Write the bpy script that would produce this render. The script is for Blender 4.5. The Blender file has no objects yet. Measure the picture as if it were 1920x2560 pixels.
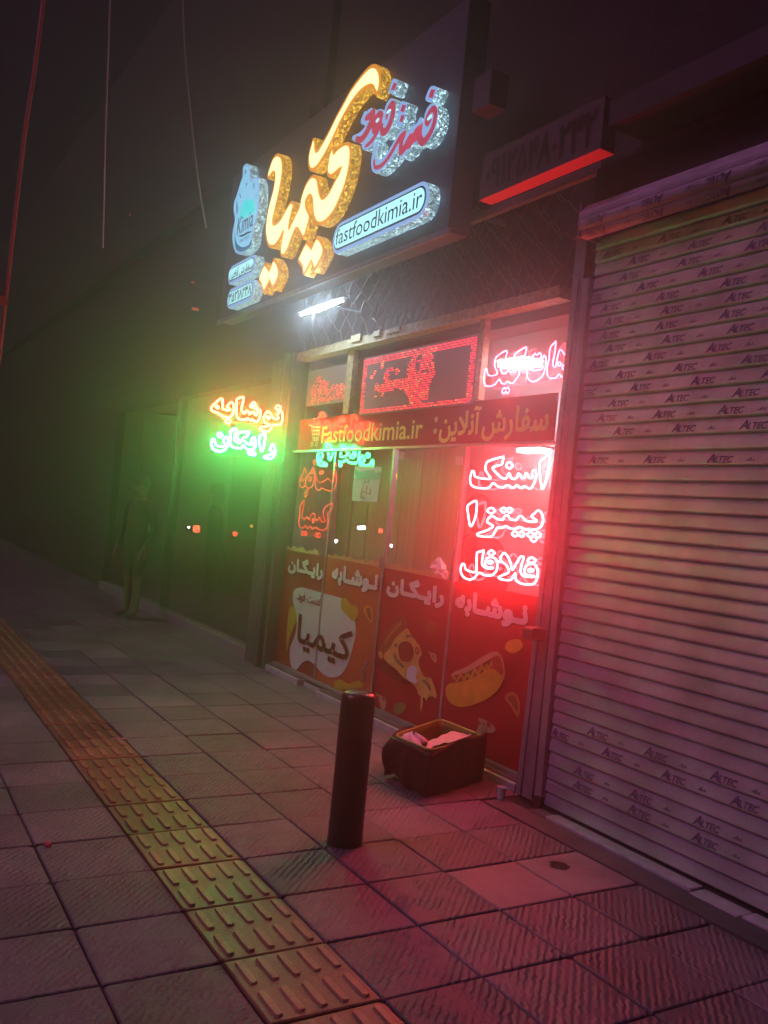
import bpy, math, random
import numpy as np
from mathutils import Vector, Matrix
from mathutils.geometry import tessellate_polygon

# ------------------------------------------------------------------ camera
S = bpy.context.scene
COL = S.collection
H = 1.54                      # eye height
FPX = 2208.474                # focal length in photo pixels (1920x2560)
RM = np.array([[0.51406363, 0.85241327, 0.09555203],
               [0.04278388, 0.08577811, -0.99539523],
               [-0.85668438, 0.51578457, 0.00762586]])   # rows: image right, image down, view axis
cam = bpy.data.cameras.new('camera')
camo = bpy.data.objects.new('camera', cam)
COL.objects.link(camo)
mw = Matrix.Identity(4)
for i in range(3):
    mw[i][0] = RM[0][i]
    mw[i][1] = -RM[1][i]
    mw[i][2] = -RM[2][i]
mw[2][3] = H
camo.matrix_world = mw
cam.sensor_fit = 'HORIZONTAL'
cam.sensor_width = 36
cam.lens = FPX / 1920 * 36
cam.clip_start = 0.05
cam.clip_end = 300
S.camera = camo

# ------------------------------------------------------------------ night sky, faint town glow, exposure
W = bpy.data.worlds.new('World')
S.world = W
W.use_nodes = True
bg = W.node_tree.nodes['Background']
bg.inputs[0].default_value = (0.45, 0.22, 0.50, 1)
bg.inputs[1].default_value = 0.010
sun = bpy.data.lights.new('street_glow_fill', 'SUN')  # added purple fill standing in for the street's glow
sun.energy = 0.78
sun.angle = math.radians(22)
sun.color = (1.0, 0.36, 0.84)
suno = bpy.data.objects.new('street_glow_fill', sun)
COL.objects.link(suno)
suno.rotation_euler = Vector((0.25, 0.92, -1.0)).to_track_quat('-Z', 'Y').to_euler()
S.view_settings.view_transform = 'Standard'
S.view_settings.look = 'None'
S.view_settings.exposure = 0.05
S.view_settings.gamma = 1
S.render.engine = 'CYCLES'
S.cycles.use_denoising = True
S.cycles.max_bounces = 6
S.cycles.volume_bounces = 0
S.cycles.transparent_max_bounces = 12
S.cycles.sample_clamp_indirect = 4
S.cycles.caustics_reflective = False

RND = random.Random(7)
YG = 3.60                     # shop glass plane
LUM = dict(face=2.6, side=0.9, tube=1.0)

# ------------------------------------------------------------------ pixel of the photo -> point on a real plane
def ray(u, v):
    return RM.T @ np.array([u - 960.0, v - 1280.0, FPX])

def on_y(u, v, y):
    d = ray(u, v)
    p = d * (y / d[1])
    return Vector((p[0], y, p[2] + H))

def on_x(u, v, x):
    d = ray(u, v)
    p = d * (x / d[0])
    return Vector((x, p[1], p[2] + H))

def on_z(u, v, z):
    d = ray(u, v)
    p = d * ((z - H) / d[2])
    return Vector((p[0], p[1], z))

# ------------------------------------------------------------------ materials
def new_mat(name):
    m = bpy.data.materials.new(name)
    m.use_nodes = True
    nt = m.node_tree
    return m, nt, nt.nodes['Principled BSDF']

def mat(name, col, rough=0.6, metal=0.0, spec=0.5, var=0.0, vscale=8.0, bump=0.0, bscale=60.0, coat=0.0):
    m, nt, b = new_mat(name)
    b.inputs['Base Color'].default_value = (*col, 1)
    b.inputs['Roughness'].default_value = rough
    b.inputs['Metallic'].default_value = metal
    b.inputs['Specular IOR Level'].default_value = spec
    b.inputs['Coat Weight'].default_value = coat
    if var or bump:
        g = nt.nodes.new('ShaderNodeNewGeometry')
    if var:
        n = nt.nodes.new('ShaderNodeTexNoise')
        n.inputs['Scale'].default_value = vscale
        n.inputs['Detail'].default_value = 6
        n.inputs['Roughness'].default_value = 0.65
        nt.links.new(g.outputs['Position'], n.inputs['Vector'])
        r = nt.nodes.new('ShaderNodeValToRGB')
        r.color_ramp.elements[0].position = 0.3
        r.color_ramp.elements[1].position = 0.7
        r.color_ramp.elements[0].color = (*[c * (1 - var) for c in col], 1)
        r.color_ramp.elements[1].color = (*[min(1, c * (1 + var * 0.6)) for c in col], 1)
        nt.links.new(n.outputs['Fac'], r.inputs['Fac'])
        nt.links.new(r.outputs['Color'], b.inputs['Base Color'])
    if bump:
        n2 = nt.nodes.new('ShaderNodeTexNoise')
        n2.inputs['Scale'].default_value = bscale
        n2.inputs['Detail'].default_value = 4
        nt.links.new(g.outputs['Position'], n2.inputs['Vector'])
        bp = nt.nodes.new('ShaderNodeBump')
        bp.inputs['Strength'].default_value = 0.6
        bp.inputs['Distance'].default_value = bump
        nt.links.new(n2.outputs['Fac'], bp.inputs['Height'])
        nt.links.new(bp.outputs['Normal'], b.inputs['Normal'])
    return m

def emit(name, col, strength, base=(0.02, 0.02, 0.02)):
    m, nt, b = new_mat(name)
    b.inputs['Base Color'].default_value = (*base, 1)
    b.inputs['Emission Color'].default_value = (*col, 1)
    b.inputs['Emission Strength'].default_value = strength
    b.inputs['Roughness'].default_value = 0.4
    return m

def glitter(name, dark, light, strength, scale):
    """punched, lit-from-inside metal tape on the sides of the sign letters"""
    m, nt, b = new_mat(name)
    g = nt.nodes.new('ShaderNodeNewGeometry')
    v = nt.nodes.new('ShaderNodeTexVoronoi')
    v.feature = 'DISTANCE_TO_EDGE'
    v.inputs['Scale'].default_value = scale
    nt.links.new(g.outputs['Position'], v.inputs['Vector'])
    r = nt.nodes.new('ShaderNodeValToRGB')
    r.color_ramp.elements[0].position = 0.05
    r.color_ramp.elements[0].color = (*dark, 1)
    r.color_ramp.elements[1].position = 0.32
    r.color_ramp.elements[1].color = (*light, 1)
    nt.links.new(v.outputs['Distance'], r.inputs['Fac'])
    v2 = nt.nodes.new('ShaderNodeTexVoronoi')
    v2.inputs['Scale'].default_value = scale * 0.8
    nt.links.new(g.outputs['Position'], v2.inputs['Vector'])
    sep = nt.nodes.new('ShaderNodeSeparateColor')
    nt.links.new(v2.outputs['Color'], sep.inputs[0])
    pw = nt.nodes.new('ShaderNodeMath')
    pw.operation = 'POWER'
    pw.inputs[1].default_value = 3.0
    nt.links.new(sep.outputs[0], pw.inputs[0])
    ma = nt.nodes.new('ShaderNodeMath')
    ma.operation = 'MULTIPLY_ADD'
    ma.inputs[1].default_value = strength * 2.2
    ma.inputs[2].default_value = strength * 0.5
    nt.links.new(pw.outputs[0], ma.inputs[0])
    nt.links.new(r.outputs['Color'], b.inputs['Emission Color'])
    nt.links.new(ma.outputs[0], b.inputs['Emission Strength'])
    b.inputs['Base Color'].default_value = (*[0.5 * c for c in light], 1)
    b.inputs['Metallic'].default_value = 0.6
    b.inputs['Roughness'].default_value = 0.35
    return m

def glass(name, tint=(0.9, 0.92, 0.92), rmin=0.06):
    m = bpy.data.materials.new(name)
    m.use_nodes = True
    nt = m.node_tree
    nt.nodes.clear()
    out = nt.nodes.new('ShaderNodeOutputMaterial')
    mx = nt.nodes.new('ShaderNodeMixShader')
    tr = nt.nodes.new('ShaderNodeBsdfTransparent')
    tr.inputs[0].default_value = (*tint, 1)
    gl = nt.nodes.new('ShaderNodeBsdfGlossy')
    gl.inputs['Roughness'].default_value = 0.012
    gl.inputs['Color'].default_value = (1, 1, 1, 1)
    fr = nt.nodes.new('ShaderNodeFresnel')
    fr.inputs['IOR'].default_value = 1.75
    gg = nt.nodes.new('ShaderNodeNewGeometry')
    inv = nt.nodes.new('ShaderNodeMath'); inv.operation = 'SUBTRACT'; inv.inputs[0].default_value = 1.0
    nt.links.new(gg.outputs['Backfacing'], inv.inputs[1])
    ml = nt.nodes.new('ShaderNodeMath'); ml.operation = 'MULTIPLY'
    nt.links.new(fr.outputs[0], ml.inputs[0]); nt.links.new(inv.outputs[0], ml.inputs[1])
    nt.links.new(ml.outputs[0], mx.inputs[0])
    nt.links.new(tr.outputs[0], mx.inputs[1])
    nt.links.new(gl.outputs[0], mx.inputs[2])
    nt.links.new(mx.outputs[0], out.inputs[0])
    return m

def tile_mat(name, col, ridge, rough, spec=0.5):
    """cement paving: diagonal ribs as fine relief, worn and stained"""
    m, nt, b = new_mat(name)
    N, L = nt.nodes.new, nt.links.new
    g = N('ShaderNodeNewGeometry')
    oi = N('ShaderNodeObjectInfo')
    big = N('ShaderNodeTexNoise'); big.inputs['Scale'].default_value = 1.7; big.inputs['Detail'].default_value = 7
    big.inputs['Roughness'].default_value = 0.7
    L(g.outputs['Position'], big.inputs['Vector'])
    fine = N('ShaderNodeTexNoise'); fine.inputs['Scale'].default_value = 90; fine.inputs['Detail'].default_value = 4
    L(g.outputs['Position'], fine.inputs['Vector'])
    ramp = N('ShaderNodeValToRGB')
    ramp.color_ramp.elements[0].position = 0.33
    ramp.color_ramp.elements[0].color = (*[c * 0.55 for c in col], 1)
    ramp.color_ramp.elements[1].position = 0.68
    ramp.color_ramp.elements[1].color = (*[c * 1.25 for c in col], 1)
    L(big.outputs['Fac'], ramp.inputs['Fac'])
    spot = N('ShaderNodeTexVoronoi'); spot.inputs['Scale'].default_value = 14
    L(g.outputs['Position'], spot.inputs['Vector'])
    sr = N('ShaderNodeMapRange'); sr.inputs[1].default_value = 0.02; sr.inputs[2].default_value = 0.09
    sr.inputs[3].default_value = 0.45; sr.inputs[4].default_value = 1.0
    L(spot.outputs['Distance'], sr.inputs[0])
    mr = N('ShaderNodeMapRange'); mr.inputs[1].default_value = 0; mr.inputs[2].default_value = 1
    mr.inputs[3].default_value = 0.78; mr.inputs[4].default_value = 1.2
    L(oi.outputs['Random'], mr.inputs[0])
    mu = N('ShaderNodeMath'); mu.operation = 'MULTIPLY'
    L(sr.outputs[0], mu.inputs[0]); L(mr.outputs[0], mu.inputs[1])
    fm = N('ShaderNodeMapRange'); fm.inputs[3].default_value = 0.7; fm.inputs[4].default_value = 1.3
    L(fine.outputs['Fac'], fm.inputs[0])
    mu2 = N('ShaderNodeMath'); mu2.operation = 'MULTIPLY'
    L(mu.outputs[0], mu2.inputs[0]); L(fm.outputs[0], mu2.inputs[1])
    vm = N('ShaderNodeVectorMath'); vm.operation = 'SCALE'
    L(ramp.outputs['Color'], vm.inputs[0]); L(mu2.outputs[0], vm.inputs['Scale'])
    L(vm.outputs[0], b.inputs['Base Color'])
    # relief
    dist = N('ShaderNodeTexNoise'); dist.inputs['Scale'].default_value = 9; dist.inputs['Detail'].default_value = 3
    L(g.outputs['Position'], dist.inputs['Vector'])
    mp = N('ShaderNodeMapping'); mp.inputs['Rotation'].default_value = (0, 0, math.radians(-45))
    L(g.outputs['Position'], mp.inputs['Vector'])
    wv = N('ShaderNodeTexWave'); wv.wave_type = 'BANDS'; wv.bands_direction = 'X'
    wv.inputs['Scale'].default_value = 11.5
    wv.inputs['Distortion'].default_value = 3.4
    wv.inputs['Detail'].default_value = 3
    wv.inputs['Detail Scale'].default_value = 2.4
    L(mp.outputs[0], wv.inputs['Vector'])
    wear = N('ShaderNodeMapRange'); wear.inputs[1].default_value = 0.35; wear.inputs[2].default_value = 0.62
    L(dist.outputs['Fac'], wear.inputs[0])
    wm = N('ShaderNodeMath'); wm.operation = 'MULTIPLY'
    L(wv.outputs['Fac'], wm.inputs[0]); L(wear.outputs[0], wm.inputs[1])
    b1 = N('ShaderNodeBump'); b1.inputs['Distance'].default_value = ridge; b1.inputs['Strength'].default_value = 0.9
    L(wm.outputs[0], b1.inputs['Height'])
    b2 = N('ShaderNodeBump'); b2.inputs['Distance'].default_value = 0.0035; b2.inputs['Strength'].default_value = 0.8
    L(fine.outputs['Fac'], b2.inputs['Height'])
    if ridge:
        L(b1.outputs['Normal'], b2.inputs['Normal'])
    L(b2.outputs['Normal'], b.inputs['Normal'])
    rr = N('ShaderNodeMapRange'); rr.inputs[3].default_value = rough - 0.16; rr.inputs[4].default_value = rough + 0.2
    L(big.outputs['Fac'], rr.inputs[0])
    L(rr.outputs[0], b.inputs['Roughness'])
    b.inputs['Specular IOR Level'].default_value = spec
    return m

M = {}
M['tile'] = tile_mat('cement_tile', (0.205, 0.18, 0.205), 0.0055, 0.52)
M['flat_tile'] = tile_mat('smooth_cement', (0.33, 0.29, 0.29), 0.0, 0.55)
M['tactile'] = tile_mat('tactile_yellow', (0.27, 0.155, 0.085), 0.0, 0.38)
M['tactile_bar'] = tile_mat('tactile_bar_top', (0.42, 0.27, 0.15), 0.0, 0.36)
M['joint'] = mat('dirty_joint', (0.035, 0.03, 0.03), 0.9, bump=0.004)
M['kerb'] = tile_mat('apron_concrete', (0.13, 0.125, 0.13), 0.0, 0.7)
M['marble'] = mat('marble', (0.55, 0.56, 0.56), 0.3, var=0.35, vscale=14)
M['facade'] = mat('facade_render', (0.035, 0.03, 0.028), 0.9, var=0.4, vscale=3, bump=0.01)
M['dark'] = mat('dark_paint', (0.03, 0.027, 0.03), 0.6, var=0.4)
M['sign_board'] = mat('sign_composite', (0.11, 0.11, 0.14), 0.42, var=0.25, vscale=2)
M['metal'] = mat('grey_painted_steel', (0.36, 0.34, 0.36), 0.42, metal=0.3, var=0.3, vscale=18, bump=0.002)
M['dim_metal'] = mat('dimmed_steel', (0.13, 0.13, 0.13), 0.6, metal=0.1, var=0.4, vscale=14, bump=0.002)  # darkened steel copy, offsets neon glare on the left posts
M['metal2'] = mat('aluminium', (0.48, 0.48, 0.5), 0.3, metal=0.5, var=0.2, vscale=10)
M['cream'] = mat('chipped_cream_paint', (0.42, 0.34, 0.2), 0.55, var=0.6, vscale=26, bump=0.004)
M['slat'] = mat('shutter_slat', (0.47, 0.44, 0.50), 0.42, spec=0.3, var=0.38, vscale=3.5)
M['print'] = mat('stencil_ink', (0.17, 0.13, 0.25), 0.6, var=0.5, vscale=60)
M['wire'] = mat('rusty_wire', (0.20, 0.15, 0.13), 0.45, metal=0.6)
M['gold_face'] = emit('letter_face_warm', (1.0, 0.86, 0.36), 2.3)
M['gold_rim'] = emit('letter_rim_orange', (1.0, 0.36, 0.03), 0.85, (0.5, 0.2, 0.02))
M['gold_side'] = glitter('gold_punched_tape', (0.25, 0.09, 0.005), (1.0, 0.62, 0.07), 1.35, 75)
M['silver_side'] = glitter('silver_punched_tape', (0.05, 0.10, 0.12), (0.55, 0.85, 0.95), 1.5, 80)
M['ice_face'] = emit('panel_face_ice', (0.42, 0.92, 1.0), 1.45)
M['ice_rim'] = emit('panel_rim_pale', (0.32, 0.55, 1.0), 0.9)
M['logo_face'] = emit('logo_face_blue', (0.28, 0.68, 1.0), 1.1)
M['logo_cyan'] = emit('logo_sun_cyan', (0.05, 0.95, 1.0), 1.0)
M['logo_band'] = emit('logo_band_blue', (0.03, 0.20, 0.42), 0.8)
M['ink_blue'] = mat('print_navy', (0.008, 0.03, 0.09), 0.5)
M['red_face'] = emit('letter_face_crimson', (0.62, 0.06, 0.13), 0.75, (0.3, 0.02, 0.04))
M['neon_red'] = emit('neon_red', (1.0, 0.034, 0.044), 90)
M['neon_pink'] = emit('neon_pink_red', (1.0, 0.03, 0.06), 42)
M['neon_red2'] = emit('neon_orange_red', (1.0, 0.045, 0.020), 50)
M['neon_green'] = emit('neon_green', (0.022, 1.0, 0.16), 100)
M['neon_dim'] = emit('neon_dim_red', (1.0, 0.03, 0.02), 3.0)
M['led_red'] = emit('led_red', (1.0, 0.008, 0.045), 3.0)
M['led_hot'] = emit('led_orange', (1.0, 0.20, 0.05), 5)
M['panel_dark'] = mat('led_panel_grey', (0.20, 0.16, 0.18), 0.5)
M['lamp'] = emit('white_lamp', (0.62, 0.82, 1.0), 210)
M['lamp_in'] = emit('room_lamp', (0.85, 0.9, 1.0), 75)
M['reflected_lamp'] = emit('lamp_reflection', (0.7, 0.95, 1.0), 22)
M['banner'] = mat('banner_red_vinyl', (0.34, 0.025, 0.022), 0.12, coat=0.6)
M['vinyl_red'] = mat('poster_red_vinyl', (0.42, 0.008, 0.016), 0.35, var=0.12, vscale=3)
M['vinyl_orange'] = mat('poster_orange_vinyl', (0.60, 0.13, 0.035), 0.35, var=0.2, vscale=2.4)
M['vinyl_brown'] = mat('poster_brown_vinyl', (0.36, 0.045, 0.02), 0.35, var=0.2, vscale=2.4)
M['white_ink'] = mat('white_ink', (0.86, 0.86, 0.84), 0.45)
M['cream_ink'] = mat('yellow_ink', (0.80, 0.78, 0.16), 0.4)
M['pale_ink'] = mat('pale_ink', (0.6, 0.62, 0.42), 0.4)
M['blob'] = mat('white_blob_ink', (0.72, 0.78, 0.74), 0.4)
M['brown_ink'] = mat('brown_ink', (0.10, 0.012, 0.006), 0.4)
M['maroon_ink'] = mat('maroon_ink', (0.10, 0.01, 0.008), 0.4)
M['red_ink'] = mat('crimson_ink', (0.30, 0.03, 0.03), 0.4)
M['yellow'] = mat('yellow_print', (0.60, 0.50, 0.03), 0.4)
M['crust'] = mat('crust_print', (0.42, 0.13, 0.035), 0.4, var=0.35, vscale=20)
M['crust_hi'] = mat('crust_highlight_print', (0.60, 0.27, 0.09), 0.4)
M['cheese'] = mat('cheese_print', (0.80, 0.56, 0.13), 0.4, var=0.25, vscale=16)
M['pepperoni'] = mat('pepperoni_print', (0.33, 0.05, 0.02), 0.4, var=0.2, vscale=10)
M['green_ink'] = mat('pepper_print', (0.24, 0.26, 0.07), 0.4)
M['bun'] = mat('bun_print', (0.85, 0.50, 0.04), 0.4, var=0.25, vscale=7)
M['bun_pale'] = mat('bun_inside_print', (0.66, 0.42, 0.22), 0.4)
M['sausage'] = mat('sausage_print', (0.40, 0.07, 0.02), 0.4)
M['shadow_ink'] = mat('drop_shade_print', (0.20, 0.006, 0.01), 0.4)
M['wood'] = None
M['pink_wall'] = mat('room_wall', (0.62, 0.56, 0.58), 0.6, var=0.08)
M['ceiling'] = mat('room_ceiling', (0.55, 0.5, 0.52), 0.7)
M['bollard'] = mat('bollard_paint', (0.035, 0.012, 0.016), 0.33, var=0.3, vscale=10, bump=0.001, coat=0.3)
M['crate'] = mat('mustard_plastic', (0.16, 0.19, 0.03), 0.45, var=0.2)
M['bag'] = mat('dark_bin_bag', (0.012, 0.002, 0.003), 0.5, bump=0.006, bscale=26)
M['clear_bag'] = mat('milky_plastic', (0.62, 0.58, 0.58), 0.35, bump=0.012, bscale=30)
M['paper'] = mat('white_paper', (0.6, 0.66, 0.68), 0.6)
M['steel_blue'] = mat('blue_print', (0.10, 0.22, 0.32), 0.5)
M['num_face'] = mat('number_board', (0.10, 0.08, 0.085), 0.8, var=0.15)
M['num_under'] = emit('lit_red_underside', (1.0, 0.02, 0.03), 0.22, (0.5, 0.03, 0.03))  # red glow put on the sign's underside as emission
M['ink_black'] = mat('black_ink', (0.008, 0.006, 0.006), 0.8)
M['rail'] = mat('ledge_metal', (0.42, 0.30, 0.32), 0.3, metal=0.4)
M['cable_red_lit'] = mat('cable_red_lit', (0.5, 0.10, 0.12), 0.5)  # red light put into the cable's colour
M['cable'] = mat('cable_grey', (0.45, 0.38, 0.36), 0.5)
M['tag'] = mat('pink_tag', (0.7, 0.12, 0.2), 0.6)
M['skin'] = mat('skin', (0.18, 0.115, 0.085), 0.55)
M['cloth'] = mat('dark_cloth', (0.005, 0.005, 0.006), 0.9)
M['cloth_p'] = mat('dark_red_cloth', (0.10, 0.015, 0.02), 0.85)
M['lilac_cloth'] = mat('lilac_cloth', (0.35, 0.2, 0.5), 0.85)
M['hair'] = mat('black_hair', (0.012, 0.01, 0.01), 0.5)
M['glass'] = glass('shop_glass')

def wood_mat():
    m, nt, b = new_mat('wood_panel')
    N, L = nt.nodes.new, nt.links.new
    g = N('ShaderNodeNewGeometry')
    mp = N('ShaderNodeMapping'); mp.inputs['Scale'].default_value = (26, 26, 0.8)
    L(g.outputs['Position'], mp.inputs['Vector'])
    n = N('ShaderNodeTexNoise'); n.inputs['Scale'].default_value = 1.0; n.inputs['Detail'].default_value = 5
    L(mp.outputs[0], n.inputs['Vector'])
    r = N('ShaderNodeValToRGB')
    r.color_ramp.elements[0].position = 0.3; r.color_ramp.elements[0].color = (0.44, 0.29, 0.23, 1)
    r.color_ramp.elements[1].position = 0.7; r.color_ramp.elements[1].color = (0.66, 0.48, 0.40, 1)
    L(n.outputs['Fac'], r.inputs['Fac'])
    L(r.outputs['Color'], b.inputs['Base Color'])
    b.inputs['Roughness'].default_value = 0.5
    return m
M['wood'] = wood_mat()

# ------------------------------------------------------------------ object helpers
def props(o, label=None, cat=None, group=None, kind=None):
    if label: o['label'] = label
    if cat: o['category'] = cat
    if group: o['group'] = group
    if kind: o['kind'] = kind
    return o

def empty(name, loc=(0, 0, 0), label=None, cat=None, group=None):
    o = bpy.data.objects.new(name, None)
    o.empty_display_size = 0.1
    o.location = loc
    COL.objects.link(o)
    return props(o, label, cat, group)

def link(name, me, parent=None, mats=None):
    o = bpy.data.objects.new(name, me)
    COL.objects.link(o)
    if mats is not None:
        for m in (mats if isinstance(mats, (list, tuple)) else [mats]):
            me.materials.append(M[m] if isinstance(m, str) else m)
    if parent is not None:
        o.parent = parent
        o.matrix_parent_inverse = Matrix.Translation(-Vector(parent.location)) if not parent.parent else Matrix.Identity(4)
    return o

class MB:
    def __init__(s):
        s.v = []; s.f = []; s.mi = []; s.cur = 0
    def add(s, vs, fs):
        n = len(s.v)
        s.v += [tuple(p) for p in vs]
        s.f += [tuple(i + n for i in f) for f in fs]
        s.mi += [s.cur] * len(fs)
    def box(s, x0, x1, y0, y1, z0, z1, c=0.0):
        if c:
            vs = []
            for z, i in ((z0, 0), (z1 - c, 0), (z1, c)):
                vs += [(x0 + i, y0 + i, z), (x1 - i, y0 + i, z), (x1 - i, y1 - i, z), (x0 + i, y1 - i, z)]
            fs = [(3, 2, 1, 0), (8, 9, 10, 11)]
            for k in (0, 4):
                for j in range(4):
                    fs.append((k + j, k + (j + 1) % 4, k + 4 + (j + 1) % 4, k + 4 + j))
            s.add(vs, fs)
            return s
        s.add([(x0, y0, z0), (x1, y0, z0), (x1, y1, z0), (x0, y1, z0), (x0, y0, z1), (x1, y0, z1), (x1, y1, z1), (x0, y1, z1)],
              [(3, 2, 1, 0), (4, 5, 6, 7), (0, 1, 5, 4), (1, 2, 6, 5), (2, 3, 7, 6), (3, 0, 4, 7)])
        return s
    def quad(s, a, b, c, d):
        s.add([a, b, c, d], [(0, 1, 2, 3)])
        return s
    def tube(s, pts, r, closed=False, n=6):
        P = [Vector(p) for p in pts]
        if closed and (P[0] - P[-1]).length < 1e-6: P.pop()
        N = len(P)
        if N < 2: return s
        rings = []
        up = None
        for i in range(N):
            if closed:
                t = (P[(i + 1) % N] - P[i - 1])
            else:
                t = P[min(i + 1, N - 1)] - P[max(i - 1, 0)]
            if t.length < 1e-9: t = Vector((1, 0, 0))
            t.normalize()
            if up is None:
                up = t.orthogonal().normalized()
            a = up - t * up.dot(t)
            if a.length < 1e-4: a = t.orthogonal()
            a.normalize(); up = a
            b = t.cross(a)
            rr = r[i] if isinstance(r, (list, tuple)) else r
            rings.append([P[i] + (a * math.cos(2 * math.pi * k / n) + b * math.sin(2 * math.pi * k / n)) * rr for k in range(n)])
        vs = [p for rg in rings for p in rg]
        fs = []
        for i in range(N if closed else N - 1):
            j = (i + 1) % N
            off = 0
            if closed and j == 0:
                best = min(range(n), key=lambda o: (rings[i][0] - rings[0][o]).length)
                off = best
            for k in range(n):
                fs.append((i * n + k, i * n + (k + 1) % n, j * n + (k + 1 + off) % n, j * n + (k + off) % n))
        if not closed:
            fs.append(tuple(range(n - 1, -1, -1)))
            fs.append(tuple((N - 1) * n + k for k in range(n)))
        s.add(vs, fs)
        return s
    def lathe(s, cx, cy, prof, n=28):
        vs = []
        for (r, z) in prof:
            for k in range(n):
                a = 2 * math.pi * k / n
                vs.append((cx + r * math.cos(a), cy + r * math.sin(a), z))
        fs = []
        for i in range(len(prof) - 1):
            for k in range(n):
                fs.append((i * n + k, i * n + (k + 1) % n, (i + 1) * n + (k + 1) % n, (i + 1) * n + k))
        fs.append(tuple((len(prof) - 1) * n + k for k in range(n)))
        s.add(vs, fs)
        return s
    def build(s, name, mats, parent=None, smooth=False, **kw):
        me = bpy.data.meshes.new(name)
        me.from_pydata(s.v, [], s.f)
        if any(s.mi):
            me.polygons.foreach_set('material_index', s.mi)
        if smooth:
            me.polygons.foreach_set('use_smooth', [True] * len(me.polygons))
        me.update()
        o = link(name, me, parent, mats)
        if kw: props(o, **kw)
        return o

# ---- traced outlines
def parse(t):
    out = []
    for w in t.split():
        c = w.endswith('!')
        x, y = w.rstrip('!').split(',')
        out.append((float(x), float(y), c))
    return out

def smooth_path(P, closed=True, sub=5):
    """Catmull-Rom through the traced points; '!' marks a sharp corner"""
    n = len(P)
    res = []
    rng = range(n if closed else n - 1)
    for i in rng:
        p1 = np.array(P[i][:2]); p2 = np.array(P[(i + 1) % n][:2])
        p0 = np.array(P[(i - 1) % n][:2]) if (closed or i > 0) else p1
        p3 = np.array(P[(i + 2) % n][:2]) if (closed or i + 2 < n) else p2
        if P[i][2]: p0 = p1
        if P[(i + 1) % n][2]: p3 = p2
        # centripetal-like damping for uneven spacing
        d = np.linalg.norm(p2 - p1) + 1e-9
        m1 = (p2 - p0) * min(0.5, 0.5 * d / (np.linalg.norm(p1 - p0) + 1e-9)) if not P[i][2] else (p2 - p1) * 0.5
        m2 = (p3 - p1) * min(0.5, 0.5 * d / (np.linalg.norm(p3 - p2) + 1e-9)) if not P[(i + 1) % n][2] else (p2 - p1) * 0.5
        for k in range(sub):
            t = k / sub
            h = (2 * t**3 - 3 * t**2 + 1) * p1 + (t**3 - 2 * t**2 + t) * m1 + (-2 * t**3 + 3 * t**2) * p2 + (t**3 - t**2) * m2
            res.append((h[0], h[1]))
    if not closed:
        res.append((P[-1][0], P[-1][1]))
    return res

def crop_px(c, p):
    return c[0] + p[0] * c[2], c[1] + p[1] * c[2]

def loop_world(c, txt, plane, val, closed=True, sub=5):
    pts = smooth_path(parse(txt), closed, sub)
    f = on_y if plane == 'y' else on_x
    return [f(*crop_px(c, p), val) for p in pts]

def clean(L2, eps=0.0008):
    out = []
    for p in L2:
        if not out or (p - out[-1]).length > eps:
            out.append(p)
    while len(out) > 3 and (out[0] - out[-1]).length < eps:
        out.pop()
    return out

def inset(L2, w):
    n = len(L2)
    area = sum(L2[i].x * L2[(i + 1) % n].y - L2[(i + 1) % n].x * L2[i].y for i in range(n))
    sgn = 1 if area > 0 else -1
    out = []
    for i in range(n):
        a = (L2[i] - L2[i - 1]).normalized(); b = (L2[(i + 1) % n] - L2[i]).normalized()
        na = Vector((-a.y, a.x)); nb = Vector((-b.y, b.x))
        m = na + nb
        if m.length < 0.2: m = na
        m.normalize()
        k = 1 / max(0.62, m.dot(na))
        out.append(L2[i] + m * (w * k * sgn))
    return out

def flat(mb, loop, plane='y'):
    """fill a planar loop; the front faces the street"""
    if len(loop) < 3: return
    ok = clean(loop)
    if len(ok) < 3: return
    tri = tessellate_polygon([ok])
    mb.add(ok, [tuple(t) for t in tri])

def prism(mb, loop, y0, y1):
    ok = clean(loop)
    n = len(ok)
    a = [Vector((p.x, y0, p.z)) for p in ok]; b = [Vector((p.x, y1, p.z)) for p in ok]
    mb.add(a + b, [(i, (i + 1) % n, n + (i + 1) % n, n + i) for i in range(n)])

def at_y(loop, y):
    return [Vector((p.x, y, p.z)) for p in loop]

def inset3(loop, w):
    ok = clean(loop)
    q = inset([Vector((p.x, p.z)) for p in ok], w)
    return [Vector((b.x, a.y, b.y)) for a, b in zip(ok, q)]

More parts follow.
